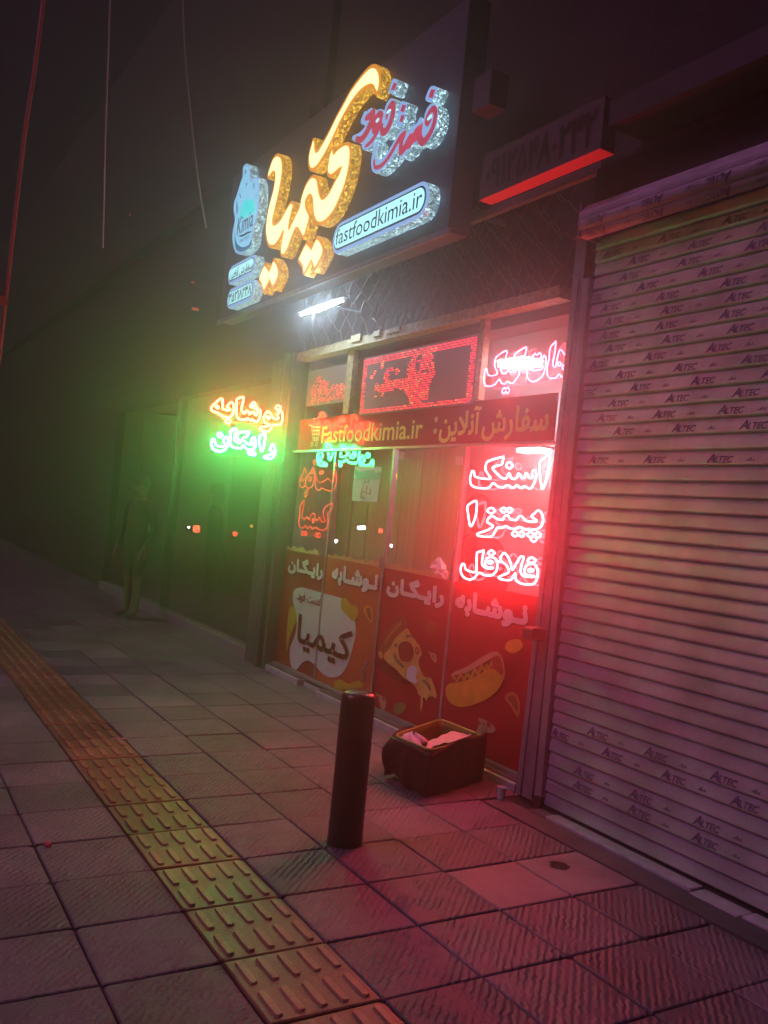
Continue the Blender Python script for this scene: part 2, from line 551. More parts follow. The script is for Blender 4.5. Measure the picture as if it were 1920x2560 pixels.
# ---- lettering (Blender's own font; Arabic script joined by hand)
FORMS = {'ا': ('\u0627', '\ufe8e', 0, 0), 'آ': ('\ufe81', '\ufe82', 0, 0), 'ب': ('\ufe8f', '\ufe90', '\ufe91', '\ufe92'),
         'پ': ('\ufb56', '\ufb57', '\ufb58', '\ufb59'), 'ت': ('\ufe95', '\ufe96', '\ufe97', '\ufe98'),
         'د': ('\ufea9', '\ufeaa', 0, 0), 'ر': ('\ufead', '\ufeae', 0, 0), 'ز': ('\ufeaf', '\ufeb0', 0, 0),
         'س': ('\ufeb1', '\ufeb2', '\ufeb3', '\ufeb4'), 'ش': ('\ufeb5', '\ufeb6', '\ufeb7', '\ufeb8'),
         'غ': ('\ufecd', '\ufece', '\ufecf', '\ufed0'), 'ف': ('\ufed1', '\ufed2', '\ufed3', '\ufed4'),
         'ک': ('\ufb8e', '\ufb8f', '\ufb90', '\ufb91'), 'گ': ('\ufb92', '\ufb93', '\ufb94', '\ufb95'),
         'ل': ('\ufedd', '\ufede', '\ufedf', '\ufee0'), 'م': ('\ufee1', '\ufee2', '\ufee3', '\ufee4'),
         'ن': ('\ufee5', '\ufee6', '\ufee7', '\ufee8'), 'و': ('\ufeed', '\ufeee', 0, 0),
         'ه': ('\ufee9', '\ufeea', '\ufeeb', '\ufeec'), 'ی': ('\ufbfc', '\ufbfd', '\ufbfe', '\ufbff'),
         'ـ': ('ـ', 'ـ', 'ـ', 'ـ'), 'لا': ('\ufefb', '\ufefc', 0, 0)}
def fa(s):
    toks = []
    i = 0
    while i < len(s):
        if s[i:i + 2] == 'لا': toks.append('لا'); i += 2
        else: toks.append(s[i]); i += 1
    out = []
    for k, t in enumerate(toks):
        if t not in FORMS: out.append(t); continue
        f = FORMS[t]
        prev = k > 0 and toks[k - 1] in FORMS and FORMS[toks[k - 1]][2] != 0
        nxt = k + 1 < len(toks) and toks[k + 1] in FORMS and f[2] != 0
        out.append(f[3] if prev and nxt else f[1] if prev else f[2] if nxt else f[0])
    return ''.join(reversed(out))

def text_mesh(body, bold=0.0, shear=0.0):
    c = bpy.data.curves.new('lettering', 'FONT')
    c.body = body
    c.offset = bold
    c.shear = shear
    c.resolution_u = 3
    o = bpy.data.objects.new('lettering', c)
    COL.objects.link(o)
    bpy.context.view_layer.update()
    dg = bpy.context.evaluated_depsgraph_get()
    me = bpy.data.meshes.new_from_object(o.evaluated_get(dg))
    bpy.data.objects.remove(o)
    vs = np.array([v.co[:] for v in me.vertices])
    fs = [tuple(p.vertices) for p in me.polygons]
    bpy.data.meshes.remove(me)
    lo, hi = vs.min(0), vs.max(0)
    return (vs[:, :2] - lo[:2]) / (hi[:2] - lo[:2]), fs

def put_text(name, body, x0, x1, z0, z1, y, m, parent, bold=0.0, shear=0.0, tilt=0.0, **kw):
    uv, fs = text_mesh(body, min(bold, 0.012), shear)
    me = bpy.data.meshes.new(name)
    V, F = [], []
    e = max(0.0, bold - 0.012) * (z1 - z0) * 0.9
    for k, (ox, oz) in enumerate(((0, 0), (1, 0), (-1, 0), (0, 1), (0, -1), (.7, .7), (-.7, .7), (.7, -.7), (-.7, -.7)) if e > 0.0005 else ((0, 0),)):
        n = len(V)
        V += [(x0 + e + (x1 - x0 - 2 * e) * a + ox * e, y - 0.00012 * k, z0 + e + (z1 - z0 - 2 * e) * b + oz * e) for a, b in uv]
        F += [tuple(i + n for i in f) for f in fs]
    me.from_pydata(V, [], F)
    o = link(name, me, parent, m)
    if kw: props(o, **kw)
    return o

# ================================================================== GROUND
pave = MB().box(-60, 6, -14, 9, -0.35, -0.012).build('pavement', 'joint', kind='structure')
TX0, TY0, T = -2.77, 1.60, 0.40
def tile_mesh(name, m, seed, bars=False, chip=0.3):
    r = random.Random(seed)
    g = 0.0045
    h = T / 2 - g
    mb = MB()
    pts = []
    for (sx, sy) in ((-1, -1), (1, -1), (1, 1), (-1, 1)):
        cx, cy = sx * h, sy * h
        if r.random() < chip:
            d = r.uniform(0.006, 0.02)
            a = (cx, cy - sy * d); b_ = (cx - sx * d, cy)
            if sx * sy > 0: pts += [a, b_]
            else: pts += [b_, a]
        else:
            pts.append((cx, cy))
    n = len(pts)
    zt = [r.uniform(-0.0015, 0.0015) for _ in pts]
    lo = [(x, y, -0.03) for x, y in pts]
    mid = [(x, y, -0.004 + z) for (x, y), z in zip(pts, zt)]
    top = [(x * 0.975, y * 0.975, z) for (x, y), z in zip(pts, zt)]
    vs = lo + mid + top
    fs = [(k * n + i, k * n + (i + 1) % n, (k + 1) * n + (i + 1) % n, (k + 1) * n + i) for k in (0, 1) for i in range(n)]
    fs.append(tuple(2 * n + i for i in range(n)))
    mb.add(vs, fs)
    if bars:
        for j in range(5):
            yc = (j - 2) * 0.077
            for xc in (-0.098, 0.098):
                L_, w, hh = 0.074, 0.0145, 0.009
                mb.cur = 1
                out_, inn = [], []
                for k in range(12):
                    a = 2 * math.pi * k / 12
                    ex = (L_ - w) * (1 if math.cos(a) > 0 else -1) if abs(math.cos(a)) > 0.01 else 0
                    jx = r.uniform(-0.0012, 0.0012)
                    out_.append((xc + ex + (w + 0.003) * math.cos(a), yc + (w + 0.003) * math.sin(a) + jx, -0.001))
                    inn.append((xc + ex + (w - 0.002) * math.cos(a) + jx, yc + (w - 0.002) * math.sin(a), hh))
                mb.add(out_ + inn, [(i, (i + 1) % 12, 12 + (i + 1) % 12, 12 + i) for i in range(12)] + [tuple(range(12, 24))])
    me = bpy.data.meshes.new(name)
    me.from_pydata(mb.v, [], mb.f)
    me.materials.append(M[m])
    if bars:
        me.materials.append(M['tactile_bar'])
        me.polygons.foreach_set('material_index', mb.mi)
    return me

plain = [tile_mesh('paving_tile', 'tile', 10 + k) for k in range(9)]
smoothm = [tile_mesh('smooth_tile', 'flat_tile', 60 + k) for k in range(2)]
tact = [tile_mesh('tactile_tile', 'tactile', 30 + k, True, 0.5) for k in range(5)]
spots = []
for j in range(-12, 5):
    y = TY0 + (j + 0.5) * T
    for i in range(-5, 140):
        x = TX0 - (i + 0.5) * T
        if j == 4 and x > -4.0: continue
        if y + T / 2 > 3.62: continue
        if j >= 4 and x > -8.0 and x < -3.9: pass
        spots.append((i, j, x, y))
vis = []
for s_ in spots:
    i, j, x, y = s_
    d = RM @ np.array([x, y, -H])
    if d[2] <= 0.2: continue
    u, v = 960 + FPX * d[0] / d[2], 1280 + FPX * d[1] / d[2]
    if -150 < u < 2070 and v < 2760:
        vis.append((d[2], s_))
vis.sort(key=lambda a: a[0])
named = vis[:296]
rest = vis[296:]
def tile_for(i, j):
    if j == -1: return 'tactile_tile', RND.choice(tact)
    if (i, j) in ((0, 3), (0, 2)): return 'paving_tile', smoothm[0]
    return 'paving_tile', RND.choice(plain)
for dd, (i, j, x, y) in named:
    nm, me = tile_for(i, j)
    o = bpy.data.objects.new(nm, me)
    COL.objects.link(o)
    o.parent = pave
    o.location = (x + RND.uniform(-1, 1) * 0.0012, y + RND.uniform(-1, 1) * 0.0012, RND.uniform(-0.003, 0.002))
    if j != -1:
        o.rotation_euler = (RND.uniform(-1, 1) * 0.004, RND.uniform(-1, 1) * 0.004, RND.uniform(-1, 1) * 0.004)
for key, m in (('far_paving_tiles', 'tile'), ('far_tactile_tiles', 'tactile')):
    mb = MB()
    for dd, (i, j, x, y) in rest:
        if (j == -1) != (m == 'tactile'): continue
        me = RND.choice(tact if j == -1 else plain)
        dz = RND.uniform(-0.003, 0.002)
        mb.add([(v.co.x + x, v.co.y + y, v.co.z + dz) for v in me.vertices], [tuple(p.vertices) for p in me.polygons])
    mb.build(key, m, pave, kind='stuff')

# apron along the shutter and thresholds
ap = MB().box(-3.93, 3.0, 3.205, 3.36, -0.03, 0.004).build('concrete_apron', 'kerb', kind='structure')
sill = empty('shutter_threshold', (-2.5, 3.42, 0), 'worn pale marble threshold slabs under the closed roller shutter', 'threshold')
for k, (a, b, z) in enumerate(((-3.72, -3.60, 0.01), (-3.59, -2.62, 0.018), (-2.61, -2.36, 0.010), (-2.35, -1.2, 0.014), (-1.19, 1.0, 0.016))):
    MB().box(a, b, 3.365 if k != 2 else 3.345, 3.60, -0.02, z, 0.004).build('marble_slab', 'marble' if k != 0 else 'kerb', sill)
MB().box(1.0, 3.0, 3.365, 3.6, -0.02, 0.012).build('marble_slab', 'marble', sill)
step = empty('shop_threshold', (-6, 3.5, 0), 'chipped marble threshold slabs under the shop window posters', 'threshold')
for a, b, y0, z in ((-7.78, -7.02, 3.50, 0.055), (-7.01, -6.60, 3.56, 0.035), (-6.59, -5.20, 3.47, 0.05), (-5.19, -4.02, 3.50, 0.05)):
    MB().box(a, b, y0, 3.66, -0.02, z, 0.006).build('marble_slab', 'marble', step)
    MB().box(a + 0.01, b - 0.01, y0 + 0.02, 3.60, z - 0.004, z + 0.012, 0.003).build('cement_strip', 'kerb', step)

# dark hole and litter
hole = MB()
hr = random.Random(3)
def splat(cx, cy, r, z, n, ax=1.0):
    rim = [(cx + ax * r * math.cos(2 * math.pi * k / n) * hr.uniform(0.75, 1.2), cy + r * math.sin(2 * math.pi * k / n) * hr.uniform(0.7, 1.2), 0.0005) for k in range(n)]
    top = [(cx + (x - cx) * 0.8, cy + (y - cy) * 0.8, z) for x, y, _ in rim]
    m = MB(); m.add(rim + top, [(k, (k + 1) % n, n + (k + 1) % n, n + k) for k in range(n)] + [tuple(range(n, 2 * n))])
    return m
hole = splat(-3.05, 2.98, 0.055, 0.003, 19, 1.1)
hole.build('drain_hole_stain', 'joint', label='dark oval drain hole broken in the smooth cement slab', cat='drain hole')
dirt = splat(-2.93, 3.08, 0.07, 0.004, 23, 0.8)
dirt.build('cement_patch', 'flat_tile', label='small pale mortar patch beside the drain hole', cat='mortar patch')

def butt(name, u, v, m, r, L_, ang, label, cat):
    p = on_z(u, v, 0.006)
    d = Vector((math.cos(ang), math.sin(ang), 0)) * L_
    MB().tube([p - d, p - d * 0.3, p + d * 0.4, p + d], [r, r * 1.15, r, r * 0.8], n=8).build(name, m, label=label, cat=cat)
butt('crushed_cap_litter', 120, 2111, 'tag', 0.012, 0.016, 0.4, 'small red bottle cap lying on the dark tiles at left', 'bottle cap')
butt('paper_scrap', 300, 1847, 'paper', 0.006, 0.05, 1.4, 'thin white paper scrap at the edge of the tactile strip', 'litter')

# ================================================================== BUILDING SHELL
bld = empty('brick_building', (-6, 3.6, 0), 'dark rendered building behind the illuminated shop sign', 'building')
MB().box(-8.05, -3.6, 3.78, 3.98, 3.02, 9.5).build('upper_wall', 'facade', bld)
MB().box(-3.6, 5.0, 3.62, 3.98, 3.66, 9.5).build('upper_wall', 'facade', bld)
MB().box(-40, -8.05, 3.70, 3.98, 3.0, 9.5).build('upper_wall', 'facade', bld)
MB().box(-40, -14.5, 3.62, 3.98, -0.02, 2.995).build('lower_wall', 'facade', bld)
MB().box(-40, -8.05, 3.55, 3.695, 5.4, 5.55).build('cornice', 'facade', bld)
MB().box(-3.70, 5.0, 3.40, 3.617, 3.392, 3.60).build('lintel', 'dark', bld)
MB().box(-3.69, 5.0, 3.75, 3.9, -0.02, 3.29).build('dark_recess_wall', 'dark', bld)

# neighbouring glazed unit at left
nb = empty('dark_shop_window', (-10, 3.6, 0), 'dark unlit glazed shopfront left of the poster windows', 'shop window')
MB().box(-8.24, -8.00, 3.50, 3.66, 0.0, 3.0).build('post', 'dim_metal', nb)
MB().box(-14.4, -8.245, 3.50, 3.64, 0.0, 0.12, 0.01).build('base_rail', 'metal2', nb)
MB().box(-14.4, -8.245, 3.52, 3.66, 2.85, 3.0).build('top_rail', 'dark', nb)
MB().box(-14.4, -8.25, 3.598, 3.604, 0.125, 2.845).build('glass_pane', 'glass', nb)
for x in (-11.3, -14.4):
    MB().box(x - 0.03, x + 0.03, 3.54, 3.594, 0.125, 2.845).build('mullion', 'dark', nb)
MB().box(-14.5, -8.1, 5.6, 5.7, 0.0, 3.0).build('back_wall', 'dark', nb)
MB().box(-14.5, -8.1, 3.7, 5.59, 0.004, 0.02).build('floor_slab', 'kerb', nb)
MB().box(-14.5, -8.1, 3.7, 5.59, 2.92, 2.99).build('ceiling_slab', 'dark', nb)

# ================================================================== SHOP FRONT
shop = empty('glazed_shop_facade', (-5.9, 3.6, 0), 'glazed fast food shop front with posters on its lower panes', 'shop front')
# left door jamb: flanges
for a, b, y0, y1, m in ((-7.99, -7.93, 3.50, 3.66, 'dark'), (-7.925, -7.87, 3.47, 3.66, 'dim_metal'), (-7.865, -7.80, 3.53, 3.66, 'dark'), (-7.795, -7.73, 3.49, 3.66, 'dim_metal')):
    MB().box(a, b, y0, y1, 0.0, 3.05).build('jamb', m, shop)
for xm in (-6.87, -5.893, -4.955):
    MB().box(xm - 0.013, xm + 0.013, 3.585, 3.625, 0.062, 2.09).build('mullion', 'metal2', shop)
MB().box(-7.725, -4.06, 3.56, 3.64, 0.063, 0.085).build('bottom_rail', 'metal2', shop)
MB().box(-7.725, -4.06, 3.57, 3.64, 2.09, 2.108).build('transom', 'metal2', shop)
edges = [-7.725, -6.885, -5.908, -4.97, -4.065]
for a, b in zip(edges, [-6.885, -5.908, -4.97, -4.065]):
    MB().box(a + 0.018, b - 0.002, 3.602, 3.608, 0.09, 2.088).build('glass_pane', 'glass', shop)
# upper lights
ux = [-7.70, -7.09, -5.42, -4.14]
MB().box(-7.725, -4.06, 3.52, 3.63, 2.965, 3.04).build('head_beam', 'cream', shop)
MB().box(-6.785, -6.68, 3.57, 3.62, 2.41, 2.96).build('cream_post', 'cream', shop)
MB().box(-4.897, -4.84, 3.57, 3.62, 2.41, 2.96).build('cream_post', 'cream', shop)
for a, b in ((-7.72, -6.79), (-6.675, -4.902), (-4.835, -4.03)):
    MB().box(a, b, 3.602, 3.608, 2.405, 2.96).build('glass_pane', 'glass', shop)
# chips of broken plaster on the head beam
for x, w, h in ((-6.55, 0.16, 0.06), (-6.2, 0.10, 0.045), (-5.95, 0.2, 0.03)):
    MB().box(x - w / 2, x + w / 2, 3.50, 3.517, 3.0, 3.0 + h).build('plaster_chip', 'cream', shop)
# small fittings on the glass
for u, v, m, r in ((1003, 1137, 'paper', 0.03), (1147, 1150, 'paper', 0.035), (1150, 1125, 'metal2', 0.05)):
    p = on_y(u, v, 3.59)
    MB().box(p.x - r, p.x + r, 3.588, 3.60, p.z - r, p.z + r * 0.8).build('glass_fitting', m, shop)
for z in (1.16, 1.0, 0.12):
    MB().tube([(-5.895, 3.56, z), (-5.895, 3.56, z + 0.08)], 0.012).build('hinge', 'metal2', shop)
MB().tube([(-5.91, 3.54, 0.42), (-5.90, 3.50, 0.36), (-5.90, 3.52, 0.27)], 0.013).build('door_bolt', 'metal2', shop)

# right jamb / shutter guide
gd = empty('shutter_guide_post', (-3.85, 3.5, 0), 'battered steel door jamb between poster windows and roller shutter', 'door post')
def lean(mb, k):
    mb.v = [(x + k * max(0, z - 0.6), y, z) for x, y, z in mb.v]
    return mb
lean(MB().box(-3.992, -3.972, 3.50, 3.60, 0.0, 3.05), 0.044).build('side_flange', 'metal', gd)
lean(MB().box(-3.970, -3.932, 3.470, 3.60, 0.015, 3.02), 0.036).build('left_panel', 'metal', gd)
lean(MB().box(-3.927, -3.838, 3.480, 3.60, 0.01, 3.30), 0.008).build('main_panel', 'metal', gd)
MB().box(-3.99, -3.80, 3.602, 3.66, 0.0, 3.3).build('back_plate', 'dark', gd)
MB().box(-3.832, -3.79, 3.54, 3.62, 0.0, 3.3).build('dark_groove', 'dark', gd)
MB().box(-3.788, -3.735, 3.45, 3.60, 0.03, 3.01).build('bright_strip', 'metal2', gd)
MB().box(-3.732, -3.68, 3.545, 3.62, 0.0, 3.25).build('dark_channel', 'dark', gd)
MB().box(-3.925, -3.845, 3.37, 3.472, 0.93, 1.0, 0.01).build('latch_bracket', 'dark', gd)
mbv = MB()
for k in range(46):
    mbv.tube([(-3.995 + 0.15 * RND.random(), 3.468, 0.15 + 2.7 * RND.random())] * 1 + [(-3.99 + 0.14 * RND.random(), 3.466, 0.2)], 0.001) if False else None
MB().tube([(-3.75, 3.43, 0.035), (-3.75, 3.50, 0.035)], 0.035, n=12).build('end_cap', 'dark', gd)

# ================================================================== ROLLER SHUTTER
sh = empty('roller_shutter', (-2, 3.47, 0), 'closed pale metal roller shutter printed with rows of purple lettering', 'roller shutter')
PITCH, YS = 0.0765, 3.475
def slat_y(t):       # 0..1 up the slat: convex belly towards the street
    if t < 0.13: return YS - 0.013 * math.sin(math.pi / 2 * max(0, t) / 0.13)
    return YS - 0.013 + 0.010 * ((t - 0.13) / 0.87) ** 1.3
def slat_profile():
    pr = [(0.0, YS + 0.004), (0.02, YS - 0.001)]
    for k in range(1, 9):
        t = 0.04 + 0.90 * k / 9
        pr.append((t, slat_y(t)))
    pr += [(0.965, YS + 0.0), (1.0, YS + 0.004)]
    return pr
PR = slat_profile()
NS = 42
slme = None
z0s = 0.022
slats = []
for k in range(NS):
    if slme is None:
        x0, x1 = -3.715, 3.0
        vs, fs = [], []
        xs = [x0 + 0.012, x0] 
        n = len(PR)
        vs += [(x0, y, t * PITCH) for t, y in PR] + [(x1, y, t * PITCH) for t, y in PR]
        vs += [(x0, YS + 0.02, t * PITCH) for t, y in PR]
        for i in range(n - 1):
            fs.append((i, n + i, n + i + 1, i + 1))
            fs.append((i, i + 1, 2 * n + i + 1, 2 * n + i))
        slme = bpy.data.meshes.new('slat')
        slme.from_pydata(vs, [], fs)
        slme.materials.append(M['slat'])
        slme.polygons.foreach_set('use_smooth', [True] * len(fs))
    o = bpy.data.objects.new('slat', slme)
    COL.objects.link(o)
    o.parent = sh
    o.matrix_parent_inverse = Matrix.Translation(-Vector(sh.location))
    o.location = (RND.uniform(-0.004, 0.004), RND.uniform(-0.0015, 0.0015), z0s + k * PITCH)
    slats.append(o)
MB().box(-3.72, 3.0, 3.45, 3.50, 0.004, 0.021).build('bottom_bar', 'dark', sh)
# stencilled maker's name, repeated along each film strip left on the slats
uvA, fA = text_mesh('A', 0.03, 0.25)
uvL, fL = text_mesh('LTEC', 0.03, 0.25)
uvS, fS = text_mesh('\u2022  Akatar', 0.0, 0.2)
def logo_piece(up=1):
    V, F = [], []
    def put(uv, fs, x0, x1, z0, z1):
        n = len(V)
        for a, b in uv: V.append((x0 + (x1 - x0) * a, z0 + (z1 - z0) * b))
        F.extend(tuple(i + n for i in f) for f in fs)
    put(uvA, fA, 0.0, 0.052, 0.0, 0.046)
    put(uvL, fL, 0.045, 0.150, 0.0, 0.034)
    dot = [(math.cos(a) * 0.5 + 0.5, math.sin(a) * 0.5 + 0.5) for a in [k * math.pi / 3 for k in range(6)]]
    put(dot, [tuple(range(6))], 0.186, 0.192, 0.012, 0.018)
    for q in range(5):
        put([(0, 0), (1, 0), (1, 1), (0, 1)], [(0, 1, 2, 3)], 0.222 + q * 0.009, 0.228 + q * 0.009, 0.008, 0.014 + 0.006 * ((q * 7) % 3))
    return V, F
LV, LF = logo_piece()
def print_row(slat_i, xstart, n, fade=0, flip=False):
    z_in = 0.017
    V, F = [], []
    for r_ in range(n):
        xo = xstart + r_ * 0.3955
        b = len(V)
        keep = True
        for (x, z) in LV:
            t = (z_in + z) / PITCH
            V.append((max(xo + x, -3.712), slat_y(t) - 0.0022, z_in + z))
        F += [tuple(i + b for i in f) for f in LF]
    me = bpy.data.meshes.new('lettering')
    me.from_pydata(V, [], F)
    o = link('lettering', me, slats[slat_i], M['print'])
    o['kind'] = 'stuff'
    o.matrix_parent_inverse = Matrix.Identity(4)
    return o
rows_hi = [(1.99, -4.02 + 0.3955), (2.07, -3.853), (2.146, -3.985), (2.21, -3.912), (2.36, -3.76), (2.43, -3.875), (2.51, -3.685), (2.585, -3.97),
           (2.66, -3.625), (2.73, -3.60), (2.80, -3.635), (2.88, -3.78), (2.955, -3.52), (3.03, -3.86), (3.11, -3.66)]
rows_lo = [(0.52, -3.443), (0.44, -3.722), (0.285, -3.513), (0.203, -3.513)]
done = set()
for z, xs in rows_hi + rows_lo:
    k = int(round((z - z0s - 0.018) / PITCH))
    while k in done: k += 1
    if k >= NS: continue
    done.add(k)
    xs = xs - 0.3955 if xs > -3.5 and z > 1 else xs
    if xs < -3.78: xs += 0.3955
    print_row(k, xs, 16)

# rolled curtain above the shutter
roll = empty('shutter_roll', (-2, 3.4, 3.2), 'rolled up shutter curtain above the closed slats with upside down lettering', 'shutter roll')
RC, RY, RZ = 0.105, 3.40, 3.285
def roll_pt(a, r=RC): return (RY - r * math.cos(a), RZ + r * math.sin(a))
segs = [(-1.25, -0.62), (-0.60, 0.02), (0.04, 0.66), (0.68, 1.3), (1.32, 1.9)]
for a0, a1 in segs:
    vs, fs = [], []
    ks = 5
    for x in (-3.70, 3.0):
        for q in range(ks):
            t = q / (ks - 1)
            a = a0 + (a1 - a0) * t
            y, z = roll_pt(a, RC - 0.006 + 0.008 * math.sin(math.pi * t))
            vs.append((x, y, z))
    for q in range(ks - 1):
        fs.append((q, ks + q, ks + q + 1, q + 1))
    mb = MB(); mb.add(vs, fs)
    mb.build('slat', 'slat', roll, smooth=True)
MB().box(-3.715, -3.702, 3.31, 3.50, 3.20, 3.39).build('side_plate', 'metal', roll)
for ai, (a_mid, xs) in enumerate(((-0.93, -3.66), (-0.29, -3.64))):
    V, F = [], []
    for r_ in range(16):
        b = len(V)
        for (x, z) in LV:
            a = a_mid + (0.022 - z) / RC
            y, zz = roll_pt(a, RC + 0.004)
            V.append((xs + 0.15 - x * 1.0 + r_ * 0.3955, y, zz))
        F += [tuple(i + b for i in f) for f in LF]
    me = bpy.data.meshes.new('lettering'); me.from_pydata(V, [], F)
    link('lettering', me, roll, M['print'])['kind'] = 'stuff'

# ledge and dark canopy over the shutter
led = empty('canopy_ledge', (-2, 3.45, 3.6), 'dark canopy with a thin pinkish metal edge over the shutter', 'canopy')
MB().box(-4.95, -3.70, 3.43, 3.47, 3.60, 3.66, 0.008).build('edge_rail', 'rail', led)
MB().box(-3.695, 3.5, 3.42, 3.50, 3.61, 3.665, 0.01).build('edge_rail', 'num_face', led)
MB().box(-3.40, 3.5, 3.17, 3.61, 3.668, 3.80).build('canopy_top', 'dark', led)  # canopy pulled forward so that it shades the shutter roll

# ================================================================== NUMBER SIGN
nsg = empty('number_sign', (-3.9, 3.15, 3.43), 'unlit rectangular phone number sign with glowing red underside', 'sign')
MB().box(-4.45, -3.42, 3.15, 3.245, 3.556, 3.83).build('sign_box', 'num_face', nsg)
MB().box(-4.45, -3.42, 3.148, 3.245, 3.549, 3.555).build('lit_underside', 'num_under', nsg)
put_text('lettering', '۰۹۱۲۵۴۸۰۲۳۲', -4.40, -3.46, 3.585, 3.80, 3.146, 'ink_black', nsg, bold=0.04)

# ================================================================== MAIN ILLUMINATED SIGN
YB, YF = 3.15, 3.05
sg = empty('illuminated_sign_board', (-6.8, 3.2, 3.43), 'large dark sign board carrying the glowing raised letters above the shop', 'sign board')
MB().box(-8.95, -4.76, YB, 3.30, 3.43, 4.97).build('board', 'sign_board', sg)
MB().box(-8.97, -4.74, YB - 0.02, YB - 0.002, 3.41, 3.45).build('bottom_trim', 'metal', sg)
MB().box(-4.757, -4.74, YB - 0.02, 3.30, 3.452, 4.97).build('side_trim', 'sign_board', sg)
for x in (-8.8, -6.9, -5.0):
    MB().tube([(x, 3.32, 3.7), (x, 3.78, 3.7)], 0.025).build('bracket', 'metal', sg)
MB().box(-4.70, -4.52, 3.20, 3.34, 4.20, 4.42).build('junction_box', 'num_face', sg)

CA = (640, 380, 0.16878)
CB = (760, 140, 0.15375)
CC = (870, 180, 0.15672)
CD = (565, 390, 0.18088)
C1 = (540, 120, 0.38578)

def letter(name, crop, txt, parent, rim, side, face, y=YF, border=0.03, sub=4):
    L_ = loop_world(crop, txt, 'y', y, True, sub)
    L_ = clean(L_)
    mb = MB()
    flat(mb, L_)
    mb.cur = 1
    prism(mb, L_, y, YB - 0.012)
    o = mb.build(name, [rim, side], parent)
    if face:
        q = MB()
        flat(q, at_y(inset3(L_, border), y - 0.004))
        q.build('lit_face', face, o)
    return o

kim = empty('glowing_word', (-7.2, 3.1, 3.6), 'huge glowing cream and orange Persian word with gold sides on the sign', 'channel letters')
body = ("168,385 175,310 200,230 240,110 290,38 335,20 372,42 398,105 404,180 400,300 380,440 345,620 305,790 280,910 262,985 262,1035 285,1048 "
        "330,1020 380,960 440,850 495,758 532,724 558,738 563,790 545,860 522,960 502,1060 500,1108 "
        "560,975 640,810 660,700 690,600 735,480 790,385 850,335 895,345 922,400 940,515 960,610 990,660 1035,640 1085,580 1150,450 1205,350 "
        "1250,262! 1170,338 1100,385 1065,360 1048,295 1060,190 1080,70 1105,-20 1139,-87 1166,-8! 1221,-74 1294,-128 1349,-151 1390,-137 1411,-83 1416,0 "
        "1410,90 1392,220 1362,370 1305,560 1240,720 1170,870 1095,975 1010,1058 940,1085 888,1062 860,1000 842,940 835,830 832,740 818,690 795,665 "
        "765,690 745,745 762,820 800,905 808,960 770,1110 730,1240 695,1300! 660,1240 628,1180 604,1152 575,1180 540,1270 495,1400 445,1510 400,1560 368,1545 360,1480 368,1380 385,1270 "
        "402,1200! 350,1305 285,1400 225,1425 180,1395 152,1300 138,1180 148,1040 178,850 220,680 252,560 272,430 275,345 255,322 225,350 190,408!")
letter('word_body', CA, body, kim, 'gold_rim', 'gold_side', 'gold_face')
letter('word_upper_stroke', CB, "175,1325 140,1350 118,1430 85,1550 65,1680 70,1790 98,1868 140,1880 220,1815 330,1640 430,1455 520,1260 600,1090 700,905 800,745 900,622 990,548 1060,520 1110,530 1148,615 1182,672! 1215,600 1245,480 1255,350 1240,230 1200,155 1150,128 1085,150 1000,225 880,375 760,540 640,760 540,940 450,1120 370,1280 290,1420 235,1510 208,1518 195,1470 192,1390 192,1345",
       kim, 'gold_rim', 'gold_side', 'gold_face', border=0.032)
letter('word_dots', CA, "758,1308! 828,1402! 905,1236! 962,1290 1000,1370 1012,1450 998,1520 960,1610 862,1782! 832,1690 815,1648! 770,1740 718,1832! 690,1795 684,1730 655,1680 615,1622 645,1530 700,1410",
       kim, 'gold_rim', 'gold_side', 'gold_face')
letter('word_dots', CD, "545,1468! 602,1562! 665,1403! 712,1470 737,1560 735,1650 700,1745 640,1852! 615,1780 600,1745! 560,1830 520,1907! 500,1840 480,1780 447,1730 485,1600",
       kim, 'gold_rim', 'gold_side', 'gold_face')

ff = empty('silver_word_pair', (-5.3, 3.1, 4.0), 'two crimson and pale blue Persian words with silver glitter sides on the sign', 'channel letters')
letter('letter_group', CC, "265,620 292,632 335,595 375,573 412,590 425,640 432,670 462,615 512,588 555,610 575,655 592,560 622,490 668,432 705,418 745,450 765,555 748,700 705,850 645,955 585,1020 525,1032 485,1000 440,1090 370,1190 300,1243 245,1240 215,1180 225,1130 195,1128 150,1110 88,1100 63,1050 92,1008 165,978 235,915 285,845 240,842 205,820 208,760 235,690",
       ff, 'ice_rim', 'silver_side', None)
letter('letter_group', CC, "1222,680 1272,560 1330,505 1382,510 1422,560 1437,680 1420,830 1370,975 1290,1090 1200,1168 1140,1162 1100,1110 1060,1165 1022,1172 965,1270 920,1302 872,1362 830,1362 808,1320 800,1240 700,1390 600,1500 500,1592 430,1612 385,1570 368,1450 388,1300 430,1150 465,1098 482,1140 455,1270 452,1380 520,1390 620,1290 700,1160 770,1040 835,935 888,903 930,930 958,960 1000,900 1052,835 1082,828 1102,808 1150,718 1180,730 1196,850",
       ff, 'ice_rim', 'silver_side', None)
for t in ("720,105 780,120 797,150 775,225 738,330 705,367 688,335 648,330 655,270 690,170", "1340,222 1420,240 1427,285 1382,400 1332,482 1290,470 1238,455 1240,400 1290,275",
          "870,460 940,490 947,530 910,640 922,690 872,830 840,870 780,850 783,790 810,725 788,690 795,640 840,500"):
    letter('letter_dot', CC, t, ff, 'ice_rim', 'silver_side', None)

